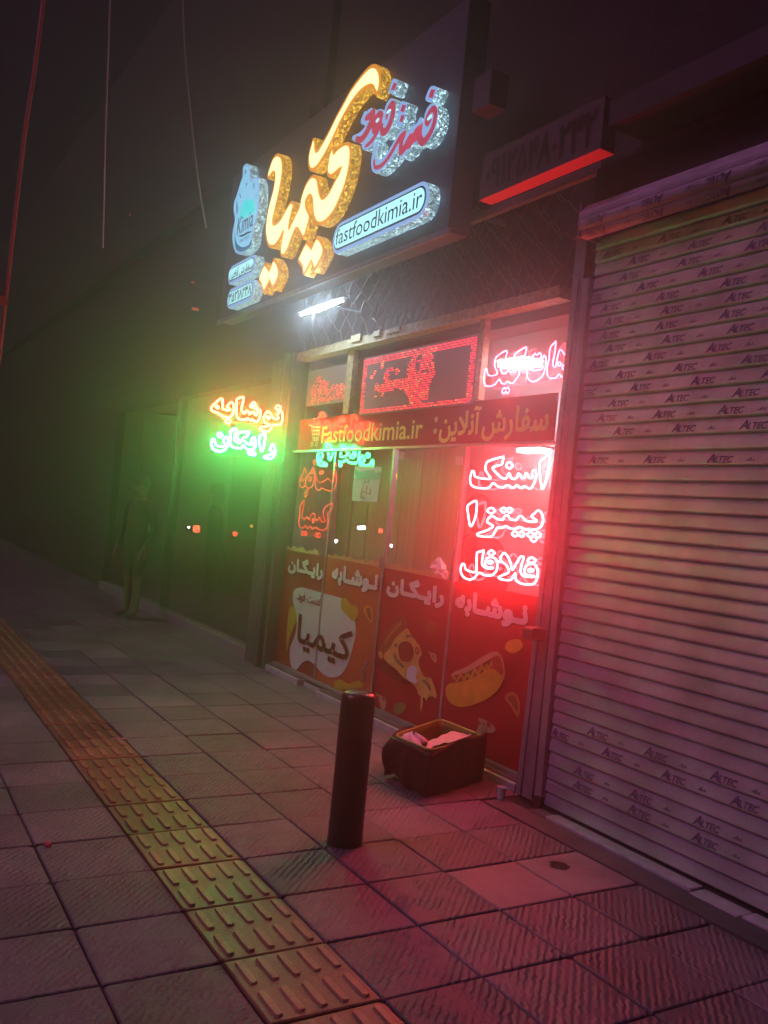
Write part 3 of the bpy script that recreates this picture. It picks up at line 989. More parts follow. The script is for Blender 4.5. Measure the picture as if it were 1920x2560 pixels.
def ribbon(mb, pts, w, y):
    """flat brush stroke of given half widths along a centre line in the facade plane"""
    P = [Vector((p.x, p.z)) for p in pts]
    n = len(P)
    Lf, Rt = [], []
    for i in range(n):
        t = (P[min(i + 1, n - 1)] - P[max(i - 1, 0)])
        t = t.normalized() if t.length > 0 else Vector((1, 0))
        nn = Vector((-t.y, t.x))
        k = i / (n - 1)
        ww = w * (0.45 + 0.9 * math.sin(math.pi * min(1, k * 1.0)) ** 0.7) if n > 2 else w
        Lf.append(P[i] + nn * ww); Rt.append(P[i] - nn * ww)
    vs = [(p.x, y, p.y) for p in Lf + Rt]
    mb.add(vs, [(i, i + 1, n + i + 1, n + i) for i in range(n - 1)])

redm = MB()
for t, w in (("270,740 330,710 400,650! 385,760 340,870 280,990 200,1080 120,1060", 0.030), ("520,760 545,690 500,665 450,730 405,890 430,930 520,740! 500,860 430,1020 350,1130 270,1190", 0.022),
             ("610,760 640,600 690,520 720,540 715,660 670,820 610,930 560,960 530,900 560,820", 0.025),
             ("415,1390 430,1520 520,1500 640,1370 740,1200 830,1050 905,975! 850,1120 840,1280! 890,1230 950,1120 1010,1010! 960,1190! 1030,1080 1100,920! 1060,1080! 1120,980 1150,850! 1140,1040 1190,1120 1290,1010 1370,830 1395,650 1360,585 1300,640 1245,780 1270,840 1330,740", 0.023)):
    ribbon(redm, loop_world(CC, t, 'y', YF - 0.003, False, 4), w, YF - 0.003)
for t in ("730,170! 782,182! 742,292! 682,288!", "1325,280! 1395,277! 1350,415! 1280,405!", "870,518! 927,532! 890,642! 832,622!", "850,690! 907,682! 870,802! 820,790!"):
    flat(redm, loop_world(CC, t, 'y', YF - 0.003, True, 1))
redm.build('crimson_stroke', 'red_face', ff)
whm = MB()
for t in ("610,650 660,590 690,600 650,650 620,670", "1260,750 1310,680 1345,690 1310,750 1270,770", "440,790 470,740 500,745 480,790 450,805"):
    flat(whm, loop_world(CC, t, 'y', YF - 0.006, True, 3))
whm.build('pale_highlight', 'ice_face', ff)

# logo blob
lg = empty('bottle_shaped_logo', (-8.6, 3.1, 4.0), 'pale blue glowing splash shaped logo with cyan sun at left of the sign', 'logo sign')
lb = letter('logo_body', CD, "230,200 245,135 285,103 320,130 335,210 338,290 362,320 400,290 432,285 452,330 466,420 462,560 455,700 432,850 392,960 372,1080 360,1200 320,1270 260,1322 190,1357 140,1342 110,1280 90,1180 90,1060 110,950 122,860 105,760 110,650 140,560 172,460 202,360 230,285",
       lg, 'ice_rim', 'silver_side', 'logo_face', border=0.02)
m_ = MB(); flat(m_, loop_world(CD, "205,790 215,700 250,630 310,590 370,605 395,680 400,770 350,800 290,820 260,850 180,860", 'y', YF - 0.008, True, 4)); m_.build('sun_disc', 'logo_cyan', lb)
m_ = MB()
for t in ("118,1010 130,1130 160,1220 230,1260 310,1230 350,1150 350,1220 300,1290 200,1325 150,1310 125,1240", "262,200 275,190 278,230 270,255 262,240", "285,365 292,380 285,410 275,415 275,390",
          "380,370 390,380 392,430 384,465 378,420", "190,480 198,530 205,570 195,585 190,540", "412,520 420,530 418,560 410,560", "150,620 160,700 160,790 150,800 142,720"):
    flat(m_, loop_world(CD, t, 'y', YF - 0.008, True, 3))
m_.build('dark_mark', 'logo_band', lb)
def px_box(crop, l, r_, t, b, y):
    L_ = on_y(*crop_px(crop, l), y); R_ = on_y(*crop_px(crop, r_), y)
    return L_.x, R_.x, on_y(*crop_px(crop, b), y).z, on_y(*crop_px(crop, t), y).z
x0, x1, z0, z1 = px_box(CD, (172, 980), (385, 920), (215, 845), (215, 1070), YF)
put_text('lettering', 'Kimia', x0, x1, z0, z1, YF - 0.010, 'ink_blue', lb, bold=0.005)
x0, x1, z0, z1 = px_box(CD, (205, 1180), (330, 1130), (260, 1120), (260, 1175), YF)
put_text('lettering', 'Fast food', x0, x1, z0, z1, YF - 0.010, 'ink_blue', lb)
m_ = MB(); ribbon(m_, loop_world(CD, "180,1105 230,1100 290,1065 350,1045", 'y', YF - 0.010, False, 3), 0.008, YF - 0.010); m_.build('underline', 'ink_blue', lb)

def stadium(x0, x1, z0, z1, n=8):
    r = (z1 - z0) / 2 * 0.96
    r2 = min(r, (x1 - x0) / 2)
    pts = []
    for cx, cz, a0 in ((x1 - r2, z0 + r, -90), (x1 - r2, z1 - r, 0), (x0 + r2, z1 - r, 90), (x0 + r2, z0 + r, 180)):
        for k in range(n + 1):
            a = math.radians(a0 + 90 * k / n)
            pts.append(Vector((cx + r2 * math.cos(a), YF, cz + r * math.sin(a))))
    return pts

def pill(name, label, x0, x1, z0, z1, body, tb, bold, ft=0.014):
    e = empty(name, ((x0 + x1) / 2, YF, z0), label, 'sign panel')
    L_ = clean(stadium(x0, x1, z0, z1))
    mb = MB(); flat(mb, L_); mb.cur = 1; prism(mb, L_, YF, YB - 0.012)
    mb.build('panel_body', ['ice_rim', 'silver_side'], e)
    q = MB(); flat(q, at_y(inset3(L_, 0.028), YF - 0.004)); q.build('navy_outline', 'ink_blue', e)
    q = MB(); flat(q, at_y(inset3(L_, 0.028 + ft), YF - 0.008)); q.build('lit_face', 'ice_face', e)
    put_text('lettering', body, *tb, YF - 0.012, 'ink_blue', e, bold=bold)

a = on_y(*crop_px(C1, (757, 1250)), YF); b = on_y(*crop_px(C1, (1382, 940)), YF)
zt = on_y(*crop_px(C1, (1340, 863)), YF).z; zb = on_y(*crop_px(C1, (800, 1330)), YF).z
tb = px_box(C1, (785, 1230), (1342, 1010), (1295, 935), (880, 1240), YF)
pill('web_address_sign', 'long rounded ice blue lit panel with the web address on the sign', a.x, b.x, zb, zt, 'fastfoodkimia.ir', tb, 0.004)
a = on_y(*crop_px(CD, (30, 1700)), YF); b = on_y(*crop_px(CD, (412, 1470)), YF)
zt = on_y(*crop_px(CD, (370, 1368)), YF).z; zb = on_y(*crop_px(CD, (65, 1775)), YF).z
tb = px_box(CD, (68, 1660), (385, 1520), (330, 1460), (130, 1715), YF)
pill('online_order_sign', 'small rounded lit panel with Persian words below the logo', a.x, b.x, zb, zt, fa('سفارش آنلاین'), tb, 0.03, 0.009)
a = on_y(*crop_px(CD, (18, 2020)), YF); b = on_y(*crop_px(CD, (395, 1800)), YF)
zt = on_y(*crop_px(CD, (345, 1710)), YF).z; zb = on_y(*crop_px(CD, (50, 2110)), YF).z
tb = px_box(CD, (52, 1960), (370, 1820), (300, 1790), (110, 2020), YF)
pill('phone_digits_sign', 'small rounded lit panel with eight Persian digits, lowest at left', a.x, b.x, zb, zt, '۳۵۲۱۸۲۴۸', tb, 0.04, 0.009)

# lamp under the sign
lm = empty('under_sign_lamp', (-7.35, 3.5, 3.4), 'bright white tube lamp fixed under the sign at left', 'lamp')
la, lb_ = on_y(752, 781, 3.22), on_y(856, 760, 3.22)
zl = (la.z + lb_.z) / 2
m_ = MB()
m_.tube([(la.x + (lb_.x - la.x) * t, 3.22, zl) for t in (0, .15, .35, .5, .65, .85, 1)], [0.003, 0.009, 0.013, 0.015, 0.013, 0.009, 0.003], n=10)
m_.build('lit_tube', 'lamp', lm, smooth=True)
MB().box(la.x - 0.05, lb_.x + 0.05, 3.20, 3.25, zl + 0.022, zl + 0.04).build('housing', 'dark', lm)
MB().box((la.x + lb_.x) / 2 - 0.02, (la.x + lb_.x) / 2 + 0.02, 3.21, 3.60, zl + 0.042, zl + 0.055).build('arm', 'dark', lm)

# ================================================================== WIRE GRILLE over the window
gr = empty('wire_grille', (-6, 3.5, 3.0), 'sagging diamond wire grille between the shop windows and the sign', 'wire grille')
def strand(ph, y, x0, x1, zc, amp, per, seed, jag=0.012):
    r = random.Random(seed)
    pts = []
    k = 0
    x = x0
    while x < x1:
        up = (k % 2) * 2 - 1
        s = 1 if ph else -1
        zz = zc + s * up * amp / 2
        j = (r.uniform(-jag, jag), r.uniform(-jag, jag), r.uniform(-jag, jag))
        pts += [(x - per * 0.06 + j[0], y + j[2], zz + j[1]), (x + per * 0.06 + j[0], y + 0.008 * s + j[2], zz + j[1])]
        x += per / 2
        k += 1
    return pts
per, amp = 0.235, 0.10
for layer, (yl, xa, xb) in enumerate(((3.50, -7.72, -4.02), (3.68, -6.6, -4.02))):
    for q in range(8):
        zc = 3.085 + q * amp
        sag = strand(q % 2 == 0, yl + 0.012 * (q % 2), xa, xb, zc, amp * 1.02, per, 50 + q + 20 * layer)
        MB().tube(sag, 0.0042, n=4).build('wire_strand', 'wire', gr)
MB().box(-7.74, -4.0, 3.745, 3.775, 3.02, 3.45).build('dark_void_sheet', 'dark', gr)  # dark sheet added where there is only unlit void

# ================================================================== SHOP INTERIOR
room = empty('shop_interior', (-6, 4.5, 0), 'wood panelled shop room seen through the glass', 'shop room')
MB().box(-7.78, -4.0, 3.7, 6.4, 0.004, 0.03).build('floor_slab', 'kerb', room)
MB().box(-7.78, -3.9, 3.80, 6.4, 3.10, 3.16).build('ceiling_slab', 'ceiling', room)
MB().box(-7.80, -3.9, 6.3, 6.4, 0.0, 3.1).build('rear_wall', 'pink_wall', room)
MB().box(-7.88, -7.80, 3.67, 6.4, 0.0, 3.1).build('side_wall', 'pink_wall', room)
MB().box(-3.98, -3.90, 3.80, 6.4, 0.0, 3.1).build('side_wall', 'pink_wall', room)
xw = -7.78
k = 0
while xw < -5.8:
    w = 0.29
    MB().box(xw, xw + w - 0.006, 4.15 + 0.004 * (k % 3), 4.19, 0.03, 2.35).build('wood_board', 'wood', room)
    xw += w; k += 1
MB().box(-6.3, -3.99, 4.40, 4.46, 0.03, 3.09).build('partition', 'pink_wall', room)
MB().box(-7.78, -7.35, 4.15, 4.19, 2.37, 3.05).build('dark_board', 'wood', room)
MB().box(-7.34, -6.2, 4.15, 4.19, 2.37, 3.05).build('dark_board', 'wood', room)
lp = on_y(1300, 905, 3.86)
l1 = empty('room_lamp', lp, 'dazzling square white lamp seen through the top right window', 'lamp')
MB().box(lp.x - 0.14, lp.x + 0.14, 3.78, 3.94, lp.z - 0.03, lp.z + 0.0).build('lit_panel', 'lamp_in', l1)
MB().box(lp.x - 0.17, lp.x + 0.17, 3.75, 3.97, lp.z + 0.003, lp.z + 0.035).build('housing', 'metal2', l1)
lp2 = on_y(1335, 1127, 4.2)
l2 = empty('reflection_tube', lp2, 'pale glowing tube added as a lamp reflection at the top of the right hand window', 'lamp')
MB().box(lp2.x - 0.13, lp2.x + 0.13, 4.15, 4.25, lp2.z - 0.012, lp2.z + 0.012).build('lit_tube', 'reflected_lamp', l2)  # added glowing tube, stands in for a reflected room lamp
MB().box(lp2.x - 0.15, lp2.x + 0.15, 4.13, 4.27, lp2.z + 0.014, lp2.z + 0.03).build('housing', 'metal2', l2)
# paper notice on the glass
pn = empty('paper_notice', (-6.27, 3.59, 1.66), 'white paper notice with blue band taped on the wood panelled window', 'notice')
c4 = [on_y(730 + x * .15069, 1110 + y * .15069, 3.594) for x, y in ((1045, 365), (1490, 380), (1410, 965), (990, 940))]
m_ = MB(); m_.quad(*c4); m_.quad(*[p + Vector((0, 0.002, 0)) for p in c4]); m_.build('paper_sheet', 'paper', pn)
CH = (730, 1110, 0.15069)
m_ = MB(); flat(m_, loop_world(CH, "1055,540! 1040,420 1120,460 1350,430 1400,490 1440,450 1475,480 1450,580! 1080,580!", 'y', 3.590, True, 3)); m_.build('blue_band', 'steel_blue', pn)
x0, x1, z0, z1 = px_box(CH, (1130, 850), (1310, 850), (1230, 690), (1230, 910), 3.59)
put_text('lettering', fa('داغ'), x0, x1, z0, z1, 3.590, 'crust', pn, bold=0.015)
x0, x1, z0, z1 = px_box(CH, (1160, 620), (1290, 620), (1230, 590), (1230, 660), 3.59)
put_text('lettering', fa('بر'), x0, x1, z0, z1, 3.590, 'steel_blue', pn, bold=0.015)

# ================================================================== BANNER
bn = empty('order_banner', (-5.8, 3.59, 2.1), 'long dark red banner with yellow Persian words and a web address', 'banner')
MB().box(-7.66, -4.07, 3.585, 3.60, 2.11, 2.40).build('vinyl_sheet', 'banner', bn)
C2 = (700, 800, 0.44605)
YP = 3.582
x0, x1, z0, z1 = px_box(C2, (862, 620), (1130, 520), (1110, 480), (920, 690), YP)
put_text('lettering', fa('آنلاین') + '', x0 + 0.07, x1, z0, z1, YP, 'cream_ink', bn, bold=0.03)
m_ = MB()
for dz in (0.10, 0.19):
    m_.lathe(0, 0, [(0.001, 0)], 3)
m_ = MB()
for zz in (2.21, 2.295):
    p = [Vector((x0 + 0.018 + 0.022 * math.cos(a), YP, zz + 0.022 * math.sin(a))) for a in [k * math.pi / 5 for k in range(10)]]
    flat(m_, p)
m_.build('colon_dots', 'pale_ink', bn)
x0, x1, z0, z1 = px_box(C2, (1130, 620), (1505, 580), (1240, 488), (1150, 680), YP)
put_text('lettering', fa('سفارش'), x0, x1, z0, z1, YP, 'cream_ink', bn, bold=0.03)
x0, x1, z0, z1 = px_box(C2, (235, 640), (802, 600), (770, 550), (300, 690), YP)
put_text('lettering', 'Fastfoodkimia.ir', x0, x1, z0, z1, YP, 'cream_ink', bn, bold=0.016)
m_ = MB()
def line(c, pts, w, y): ribbon(m_, [on_y(*crop_px(c, p), y) for p in pts], w, y)
for pts in (((160, 588), (175, 592)), ((175, 592), (185, 600)), ((175, 600), (225, 600)), ((178, 620), (222, 620)), ((180, 640), (218, 640)), ((183, 662), (216, 662)), ((176, 600), (186, 675)), ((190, 600), (194, 672)), ((207, 600), (206, 672)), ((225, 600), (214, 672)), ((184, 675), (216, 672))):
    line(C2, pts, 0.006, YP)
for c_ in ((178, 697), (204, 694)):
    o_ = on_y(*crop_px(C2, c_), YP)
    ring = [Vector((o_.x + 0.022 * math.cos(a), YP, o_.z + 0.018 * math.sin(a))) for a in [k * math.pi / 5 for k in range(11)]]
    for q in range(10): ribbon(m_, ring[q:q + 2], 0.005, YP)
m_.build('cart_icon', 'pale_ink', bn)

# ================================================================== POSTERS
C3 = (660, 1340, 0.47016)
CP = (600, 1300, 0.30139)
CQ = (920, 1500, 0.22905)
poster_defs = [(-7.72, -6.875, 'vinyl_brown', 'leftmost window poster, brown red with half of a white blob shape'), (-6.865, -5.905, 'vinyl_orange', 'orange window poster with half of the white blob shape and yellow splash'),
               (-5.88, -4.965, 'vinyl_red', 'red window poster showing a pizza slice'), (-4.945, -4.067, 'vinyl_red', 'rightmost red window poster showing a hot dog')]
posters = []
for a, b, m, lab in poster_defs:
    e = empty('window_poster', ((a + b) / 2, 3.59, 0.09), lab, 'poster', 'posters on the lower window panes')
    MB().box(a, b, 3.594, 3.600, 0.09, 1.158).build('vinyl_sheet', m, e)
    posters.append(e)
Y1, Y2, Y3, Y4, Y5 = 3.591, 3.5885, 3.586, 3.5835, 3.581

def clip_x(loop, lo, hi):
    def cut(L_, x, keep_less):
        out = []
        for i in range(len(L_)):
            p, q = L_[i], L_[(i + 1) % len(L_)]
            ip = (p.x <= x) == keep_less; iq = (q.x <= x) == keep_less
            if ip: out.append(p)
            if ip != iq:
                t = (x - p.x) / (q.x - p.x)
                out.append(p + (q - p) * t)
        return out
    L_ = cut(loop, lo, False) if min(p.x for p in loop) < lo else loop
    if len(L_) < 3: return []
    return cut(L_, hi, True) if max(p.x for p in L_) > hi else L_

def shape(name, crop, txts, y, m, parent, sub=4, lo=None, hi=None):
    mb = MB()
    for t in (txts if isinstance(txts, (list, tuple)) else [txts]):
        L_ = loop_world(crop, t, 'y', y, True, sub)
        if lo is not None: L_ = clip_x(L_, lo, hi)
        flat(mb, L_)
    return mb.build(name, m, parent)

blob = "440,600 460,570 520,560 700,610 840,650 900,720 950,830 960,920 945,1020 900,1180 840,1280 760,1308 680,1270 620,1200 560,1165 510,1190 470,1240 430,1225 412,1150 418,1050 455,960 472,860 455,740 438,660"
for e, lo, hi in ((posters[0], -7.72, -6.875), (posters[1], -6.865, -5.905)):
    shape('white_blob', CP, blob, Y1, 'blob', e, lo=lo, hi=hi)
shape('yellow_drop', CP, "400,780 415,720 440,712 465,760 468,830 440,900 405,1000 388,1090 385,960", Y2, 'yellow', posters[0])
shape('yellow_splash', CP, "835,700 850,650 885,650 915,700 960,710 982,760 970,810 935,840 900,800 850,750", Y2, 'yellow', posters[1])
shape('yellow_splash', CP, "780,1370 800,1330 840,1325 900,1360 970,1335 1010,1345 1015,1388 800,1405", Y2, 'yellow', posters[1])
for t in ("745,1390 760,1375 768,1390 755,1402",): shape('yellow_dot', CP, t, Y2, 'crust', posters[1])
shape('lemon_slice', CP, "1030,720 1060,705 1090,720 1105,790 1090,858 1060,820 1025,760", Y2, 'bun', posters[1])
shape('lemon_segment', CP, "1045,735 1075,730 1090,790 1085,830 1060,795", Y3, 'crust', posters[1])
shape('tomato_outline', CP, ["325,1200 345,1155 375,1165 380,1240 365,1250 365,1190 350,1175 340,1210", "300,1110 330,1090 350,1110 340,1130 320,1115 305,1130"], Y2, 'crust', posters[0])

def ptxt(e, body, crop, l, r_, t, b, m='white_ink', bold=0.075, y=Y3, shade=True):
    x0, x1, z0, z1 = px_box(crop, l, r_, t, b, y)
    if shade:
        put_text('lettering_shade', body, x0 + 0.006, x1 + 0.008, z0 - 0.010, z1 - 0.006, y + 0.0012, 'shadow_ink', e, bold=bold)
    put_text('lettering', body, x0, x1, z0, z1, y, m, e, bold=bold)
ptxt(posters[0], fa('رایـگـان'), CP, (398, 400), (690, 440), (460, 305), (665, 505))
ptxt(posters[1], fa('نـوشـابه'), CP, (762, 450), (1148, 530), (900, 385), (1040, 605))
ptxt(posters[2], fa('رایـگـان'), C3, (650, 290), (958, 350), (700, 210), (935, 388))
ptxt(posters[3], fa('نـوشـابه'), C3, (1016, 360), (1405, 430), (1130, 300), (1298, 488))
# kimia on the blob, split by the joint between the two posters
def split_text(body, x0, x1, z0, z1, y, m, bold):
    uv, fs = text_mesh(body, min(bold, 0.02))
    for e, lo, hi in ((posters[0], -9, -6.875), (posters[1], -6.865, 0)):
        mb = MB()
        for f in fs:
            L_ = clip_x([Vector((x0 + (x1 - x0) * uv[i][0], y, z0 + (z1 - z0) * uv[i][1])) for i in f], lo, hi)
            if len(L_) > 2: mb.add(L_, [tuple(range(len(L_)))])
        if mb.f: mb.build('lettering', m, e)
x0, x1, z0, z1 = px_box(CP, (478, 900), (932, 1000), (510, 785), (740, 1175), Y3)
split_text(fa('کیمیا'), x0 - 0.008, x1 + 0.008, z0 - 0.008, z1 + 0.006, Y3, 'yellow', 0.055)
split_text(fa('کیمیا'), x0, x1, z0, z1, Y4, 'brown_ink', 0.045)
x0, x1, z0, z1 = px_box(CP, (475, 650), (675, 680), (545, 600), (620, 728), Y3)
split_text(fa('فست فود'), x0, x1, z0, z1, Y3, 'red_ink', 0.02)

P3 = posters[2]
shape('pizza_shade', CQ, "50,680 90,640 180,660 330,790 470,900 420,930 250,850 100,740", Y1, 'shadow_ink', P3)
shape('pizza_crust', CQ, "330,200 375,178 410,190 425,240 400,310 300,420 250,480 210,570 160,600 120,560 135,480 200,370 270,270", Y2, 'crust', P3)
shape('crust_highlight', CQ, "350,230 372,225 365,260 300,330 240,410 190,480 175,475 220,390 290,300", Y3, 'crust_hi', P3)
shape('pizza_cheese', CQ, ["390,330 430,308 465,370 520,440 560,500 590,600 550,660 570,760 620,840 680,845 720,930 752,1040 745,1075 690,1050 650,1070 640,1110 615,1060 600,1060 600,1130 575,1220 570,1140 580,1050 545,1030 530,970 480,910 380,840 300,750 220,690 172,630 180,585 230,530 300,420",
      "112,570 140,555 162,600 150,645 125,625"], Y3, 'cheese', P3)
shape('pepperoni', CQ, ["330,520 360,465 410,450 465,475 495,540 490,620 450,668 390,672 345,630", "560,640 585,600 590,640 620,740 670,830 620,835 575,760 552,700", "515,530 535,512 555,530 558,575 540,598 518,580"], Y4, 'pepperoni', P3)
shape('olive_ring', CQ, ["525,540 540,530 548,555 535,572"], Y5, 'cheese', P3)
shape('pepper_strip', CQ, ["415,385 440,375 490,395 500,420 470,405 420,415", "275,580 300,590 330,650 395,720 385,745 330,700 285,640", "590,880 620,870 680,940 690,985 670,985 630,910", "285,490 305,472 322,485 315,512 295,515"], Y4, 'green_ink', P3)
shape('white_dollop', CQ, "430,750 470,718 520,730 545,780 520,840 545,890 515,912 450,885 420,850", Y5, 'white_ink', P3)
shape('cherry_tomato', CQ, "625,300 660,250 720,232 780,280 740,340 680,372 635,350", Y2, 'crust', P3)
shape('pizza_bit', CQ, ["665,560 700,575 740,590 750,650 735,690 700,650 680,610", "80,1010 130,1040 190,1060 200,1130 170,1212 140,1170 120,1100"], Y2, 'bun_pale', P3)
shape('pizza_bit_spot', CQ, ["700,600 720,610 712,630", "160,1060 185,1070 180,1100 160,1090", "100,1050 125,1060 120,1085"], Y3, 'pepperoni', P3)
shape('green_olive', CQ, "275,1180 310,1130 370,1118 412,1150 405,1200 350,1245 295,1240", Y2, 'green_ink', P3)
P4 = posters[3]
shape('hot_dog_bun_back', CQ, "905,830 930,790 1050,740 1200,650 1330,575 1400,562 1450,600 1480,680 1495,780 1480,880 1400,900 1300,800 1000,880", Y2, 'bun_pale', P4)
shape('hot_dog_sausage', CQ, "880,890 950,820 1080,790 1220,710 1340,640 1420,610 1460,680 1475,790 1440,830 1350,760 1200,840 1050,890 900,910", Y3, 'sausage', P4)
m_ = MB(); ribbon(m_, loop_world(CQ, "920,870 940,840 970,885 1010,815 1050,870 1080,810 1120,850 1170,760 1200,810 1240,720 1270,770 1300,710 1320,750 1350,670 1355,740", 'y', Y4, False, 4), 0.008, Y4); m_.build('mustard_line', 'yellow', P4)
shape('hot_dog_bun_front', CQ, "845,960 880,915 1000,895 1120,860 1250,790 1330,745 1400,770 1465,840 1470,880 1420,980 1330,1060 1200,1125 1040,1168 920,1140 860,1060", Y5, 'bun', P4)
shape('lemon', CQ, "1492,520 1530,450 1600,425 1665,440 1690,500 1640,560 1580,580 1520,560", Y2, 'bun', P4)
shape('orange_slice', CQ, "1490,1080 1520,1020 1590,1010 1640,1060 1660,1150 1640,1280 1600,1240 1550,1150", Y2, 'crust_hi', P4)
shape('orange_flesh', CQ, "1520,1080 1545,1045 1590,1045 1625,1110 1635,1210 1600,1190 1560,1120", Y3, 'crust', P4)
shape('pizza_bit', CQ, "1200,1285 1280,1310 1350,1350 1390,1400 1380,1440 1260,1450 1240,1370", Y2, 'bun_pale', P4)
shape('pizza_bit_spot', CQ, ["1300,1330 1340,1350 1330,1390 1300,1380", "1255,1340 1275,1350 1265,1375"], Y3, 'pepperoni', P4)
# torn backing left along poster tops
for e, a, b in ((posters[0], -7.70, -7.02), (posters[1], -6.85, -5.93), (posters[2], -5.87, -5.10)):
    r = random.Random(int(-a * 100))
    top, x = [], a
    while x < b:
        top.append(Vector((x, 3.596, 1.163 + r.uniform(0.012, 0.05)))); x += r.uniform(0.015, 0.05)
    m_ = MB(); flat(m_, [Vector((a, 3.596, 1.160))] + top + [Vector((b, 3.596, 1.160))]); m_.build('torn_edge', 'bun_pale', e)

# ================================================================== NEON SIGNS
def neon(name, label, crop, loops, plane, val, m, r, opened=(), part='tube', sub=4):
    pts = [crop_px(crop, parse(loops[0])[0][:2])]
    f = on_y if plane == 'y' else on_x
    base = f(*pts[0], val)
    e = empty(name, base, label, 'neon sign')
    for k, t in enumerate(loops):
        op = k in opened
        P = loop_world(crop, t, plane, val, not op, sub)
        P = clean(P, 0.002) if not op else P
        MB().tube(P, r, closed=not op).build(part, m, e, smooth=True)
    return e
def diamond(cx, cy, rx, ry):
    return f"{cx},{cy-ry} {cx+rx},{cy} {cx},{cy+ry} {cx-rx},{cy}"
CE = (1140, 1120, 0.17184)
YN = 3.565
neon('neon_word', 'top of the three white red neon words in the right window', CE,
     ["1350,90 1285,145 1222,205 1215,330 1235,500 1250,590 1268,588 1310,480 1350,300 1362,110",
      "695,125! 455,200 430,320 505,435 460,450 340,435 275,410 260,340 235,335 213,400 205,470 220,530 270,568 340,583 470,580 545,512 610,562 690,572 750,540 810,575 850,572 885,542 940,580 1000,557 1060,590 1100,575 1150,480 1167,380 1150,320 1108,350 1108,425 1070,438 1035,380 1010,368 995,430 960,432 930,385 905,372 880,432 820,447 785,390 770,365 730,440 680,442 620,390 530,290 670,240!",
      diamond(777, 253, 48, 48)], 'y', YN, 'neon_red', 0.0065)
neon('neon_word', 'middle of the three white red neon words in the right window', CE,
     ["292,768 170,840 175,950 202,1130 228,1135 280,1010 302,860",
      "1190,910 1145,950 1100,992 1175,1058 1140,1072 1020,1060 950,988 910,1002 870,1050 790,1030 750,978 710,990 680,1042 600,1032 520,988 450,1070 540,1135 470,1190 308,1250 330,1280 520,1285 600,1160 680,1160 720,1135 790,1170 860,1180 930,1148 990,1180 1100,1192 1200,1170 1250,1120 1267,1030 1235,930",
      diamond(512, 912, 55, 42), diamond(692, 905, 42, 36), diamond(778, 905, 42, 36), diamond(858, 1250, 42, 36), diamond(952, 1252, 42, 36), diamond(1083, 1260, 44, 38), diamond(1190, 1265, 44, 38), diamond(1130, 1325, 44, 38)],
     'y', YN, 'neon_red', 0.0065)
neon('neon_word', 'lowest of the three white red neon words in the right window', CE,
     ["405,1490! 305,1520! 298,1660 295,1800 215,1800 140,1760 125,1700 95,1685 70,1740 75,1820 120,1885 190,1912 260,1895 335,1815 420,1850 520,1850 590,1780 600,1690 570,1610 500,1585 440,1620 420,1690 440,1725 540,1745 500,1756 430,1742 380,1700 385,1600",
      "495,1640 535,1662 495,1682 455,1662", diamond(515, 1528, 46, 38),
      "695,1530 640,1610 690,1672 740,1710 772,1790 755,1820 620,1880 640,1905 790,1920 860,1818! 880,1930 960,1975 1080,1987 1150,1960 1187,1860 1187,1770 1150,1700 1090,1683 1030,1710 993,1780 1010,1830 1060,1850 1142,1867 1100,1878 1010,1870 955,1840 940,1780 960,1680 985,1590 945,1578 870,1690 820,1775 790,1660 740,1560",
      "1085,1758 1128,1780 1085,1802 1045,1780", diamond(1100, 1635, 58, 42), "590,1640 640,1656"], 'y', YN, 'neon_red', 0.0065, opened=(6,))
CF = (1190, 830, 0.14467)
neon('neon_word', 'pinkish white neon words in the top right window', CF,
     ["530,320 350,435 320,580 370,715 290,757 210,737 185,630 150,690 135,820 160,920 240,937 330,900 400,820 440,885 500,892 545,855 600,887 670,850 730,760 755,650 770,520 840,400 870,260 680,375 660,450 700,580 695,680 640,702 590,690 570,610 540,670 500,717 460,712 420,630 395,550 500,470",
      "490,962 515,990 550,955 580,1010 540,1066 515,1030 480,1072 448,1020",
      "1185,405 1130,530 1160,612 1120,650 1010,667 920,640 885,600 877,690 890,780 930,840 990,857 1080,820 1150,750 1200,620 1217,500",
      "1020,378 1050,400 1100,363 1130,410 1080,482 1055,450 1020,487 983,430",
      "1380,160! 1285,270 1260,480 1230,640 1240,760 1290,800 1380,790 1430,730 1480,775", "1380,160 1360,380 1330,500 1330,590 1360,602 1380,590 1400,470 1440,320 1470,310 1530,390",
      diamond(1440, 555, 28, 36), "1510,565 1490,610 1500,650"], 'y', YN, 'neon_pink', 0.0045, opened=(4, 5, 7))
CG = (500, 970, 0.13864)
XN = -7.70
proj_e1 = neon('neon_word', 'red neon word standing out from the wall above the green one', CG,
     ["395,192 310,240 230,320 203,380 240,422 320,447 370,490 440,520 530,527 580,490 607,400 602,300 570,255 535,275 490,335 547,380 530,402 450,395 412,370 410,290",
      "310,318 338,345 312,370 285,345", diamond(505, 598, 48, 42),
      "782,168 665,205 660,360 653,470 690,550 760,577 820,567 860,545 910,592 945,570 1010,612 1050,590 1080,520 1092,420 1060,388 1040,410 1020,492 990,480 960,430 930,440 900,472 860,408 830,420 800,462 760,420 750,350 772,270",
      diamond(967, 282, 32, 28), diamond(928, 328, 30, 26), diamond(1000, 352, 32, 28),
      "1468,418 1440,422 1390,490 1420,540 1380,562 1320,540 1280,470 1220,428 1170,470 1148,540 1170,622 1262,665 1190,692 1080,722 1110,760 1240,777 1310,672 1400,670 1460,650 1487,560 1480,450",
      "1225,510 1262,535 1230,556 1195,525", diamond(1410, 357, 50, 42)], 'x', XN, 'neon_red2', 0.0105)
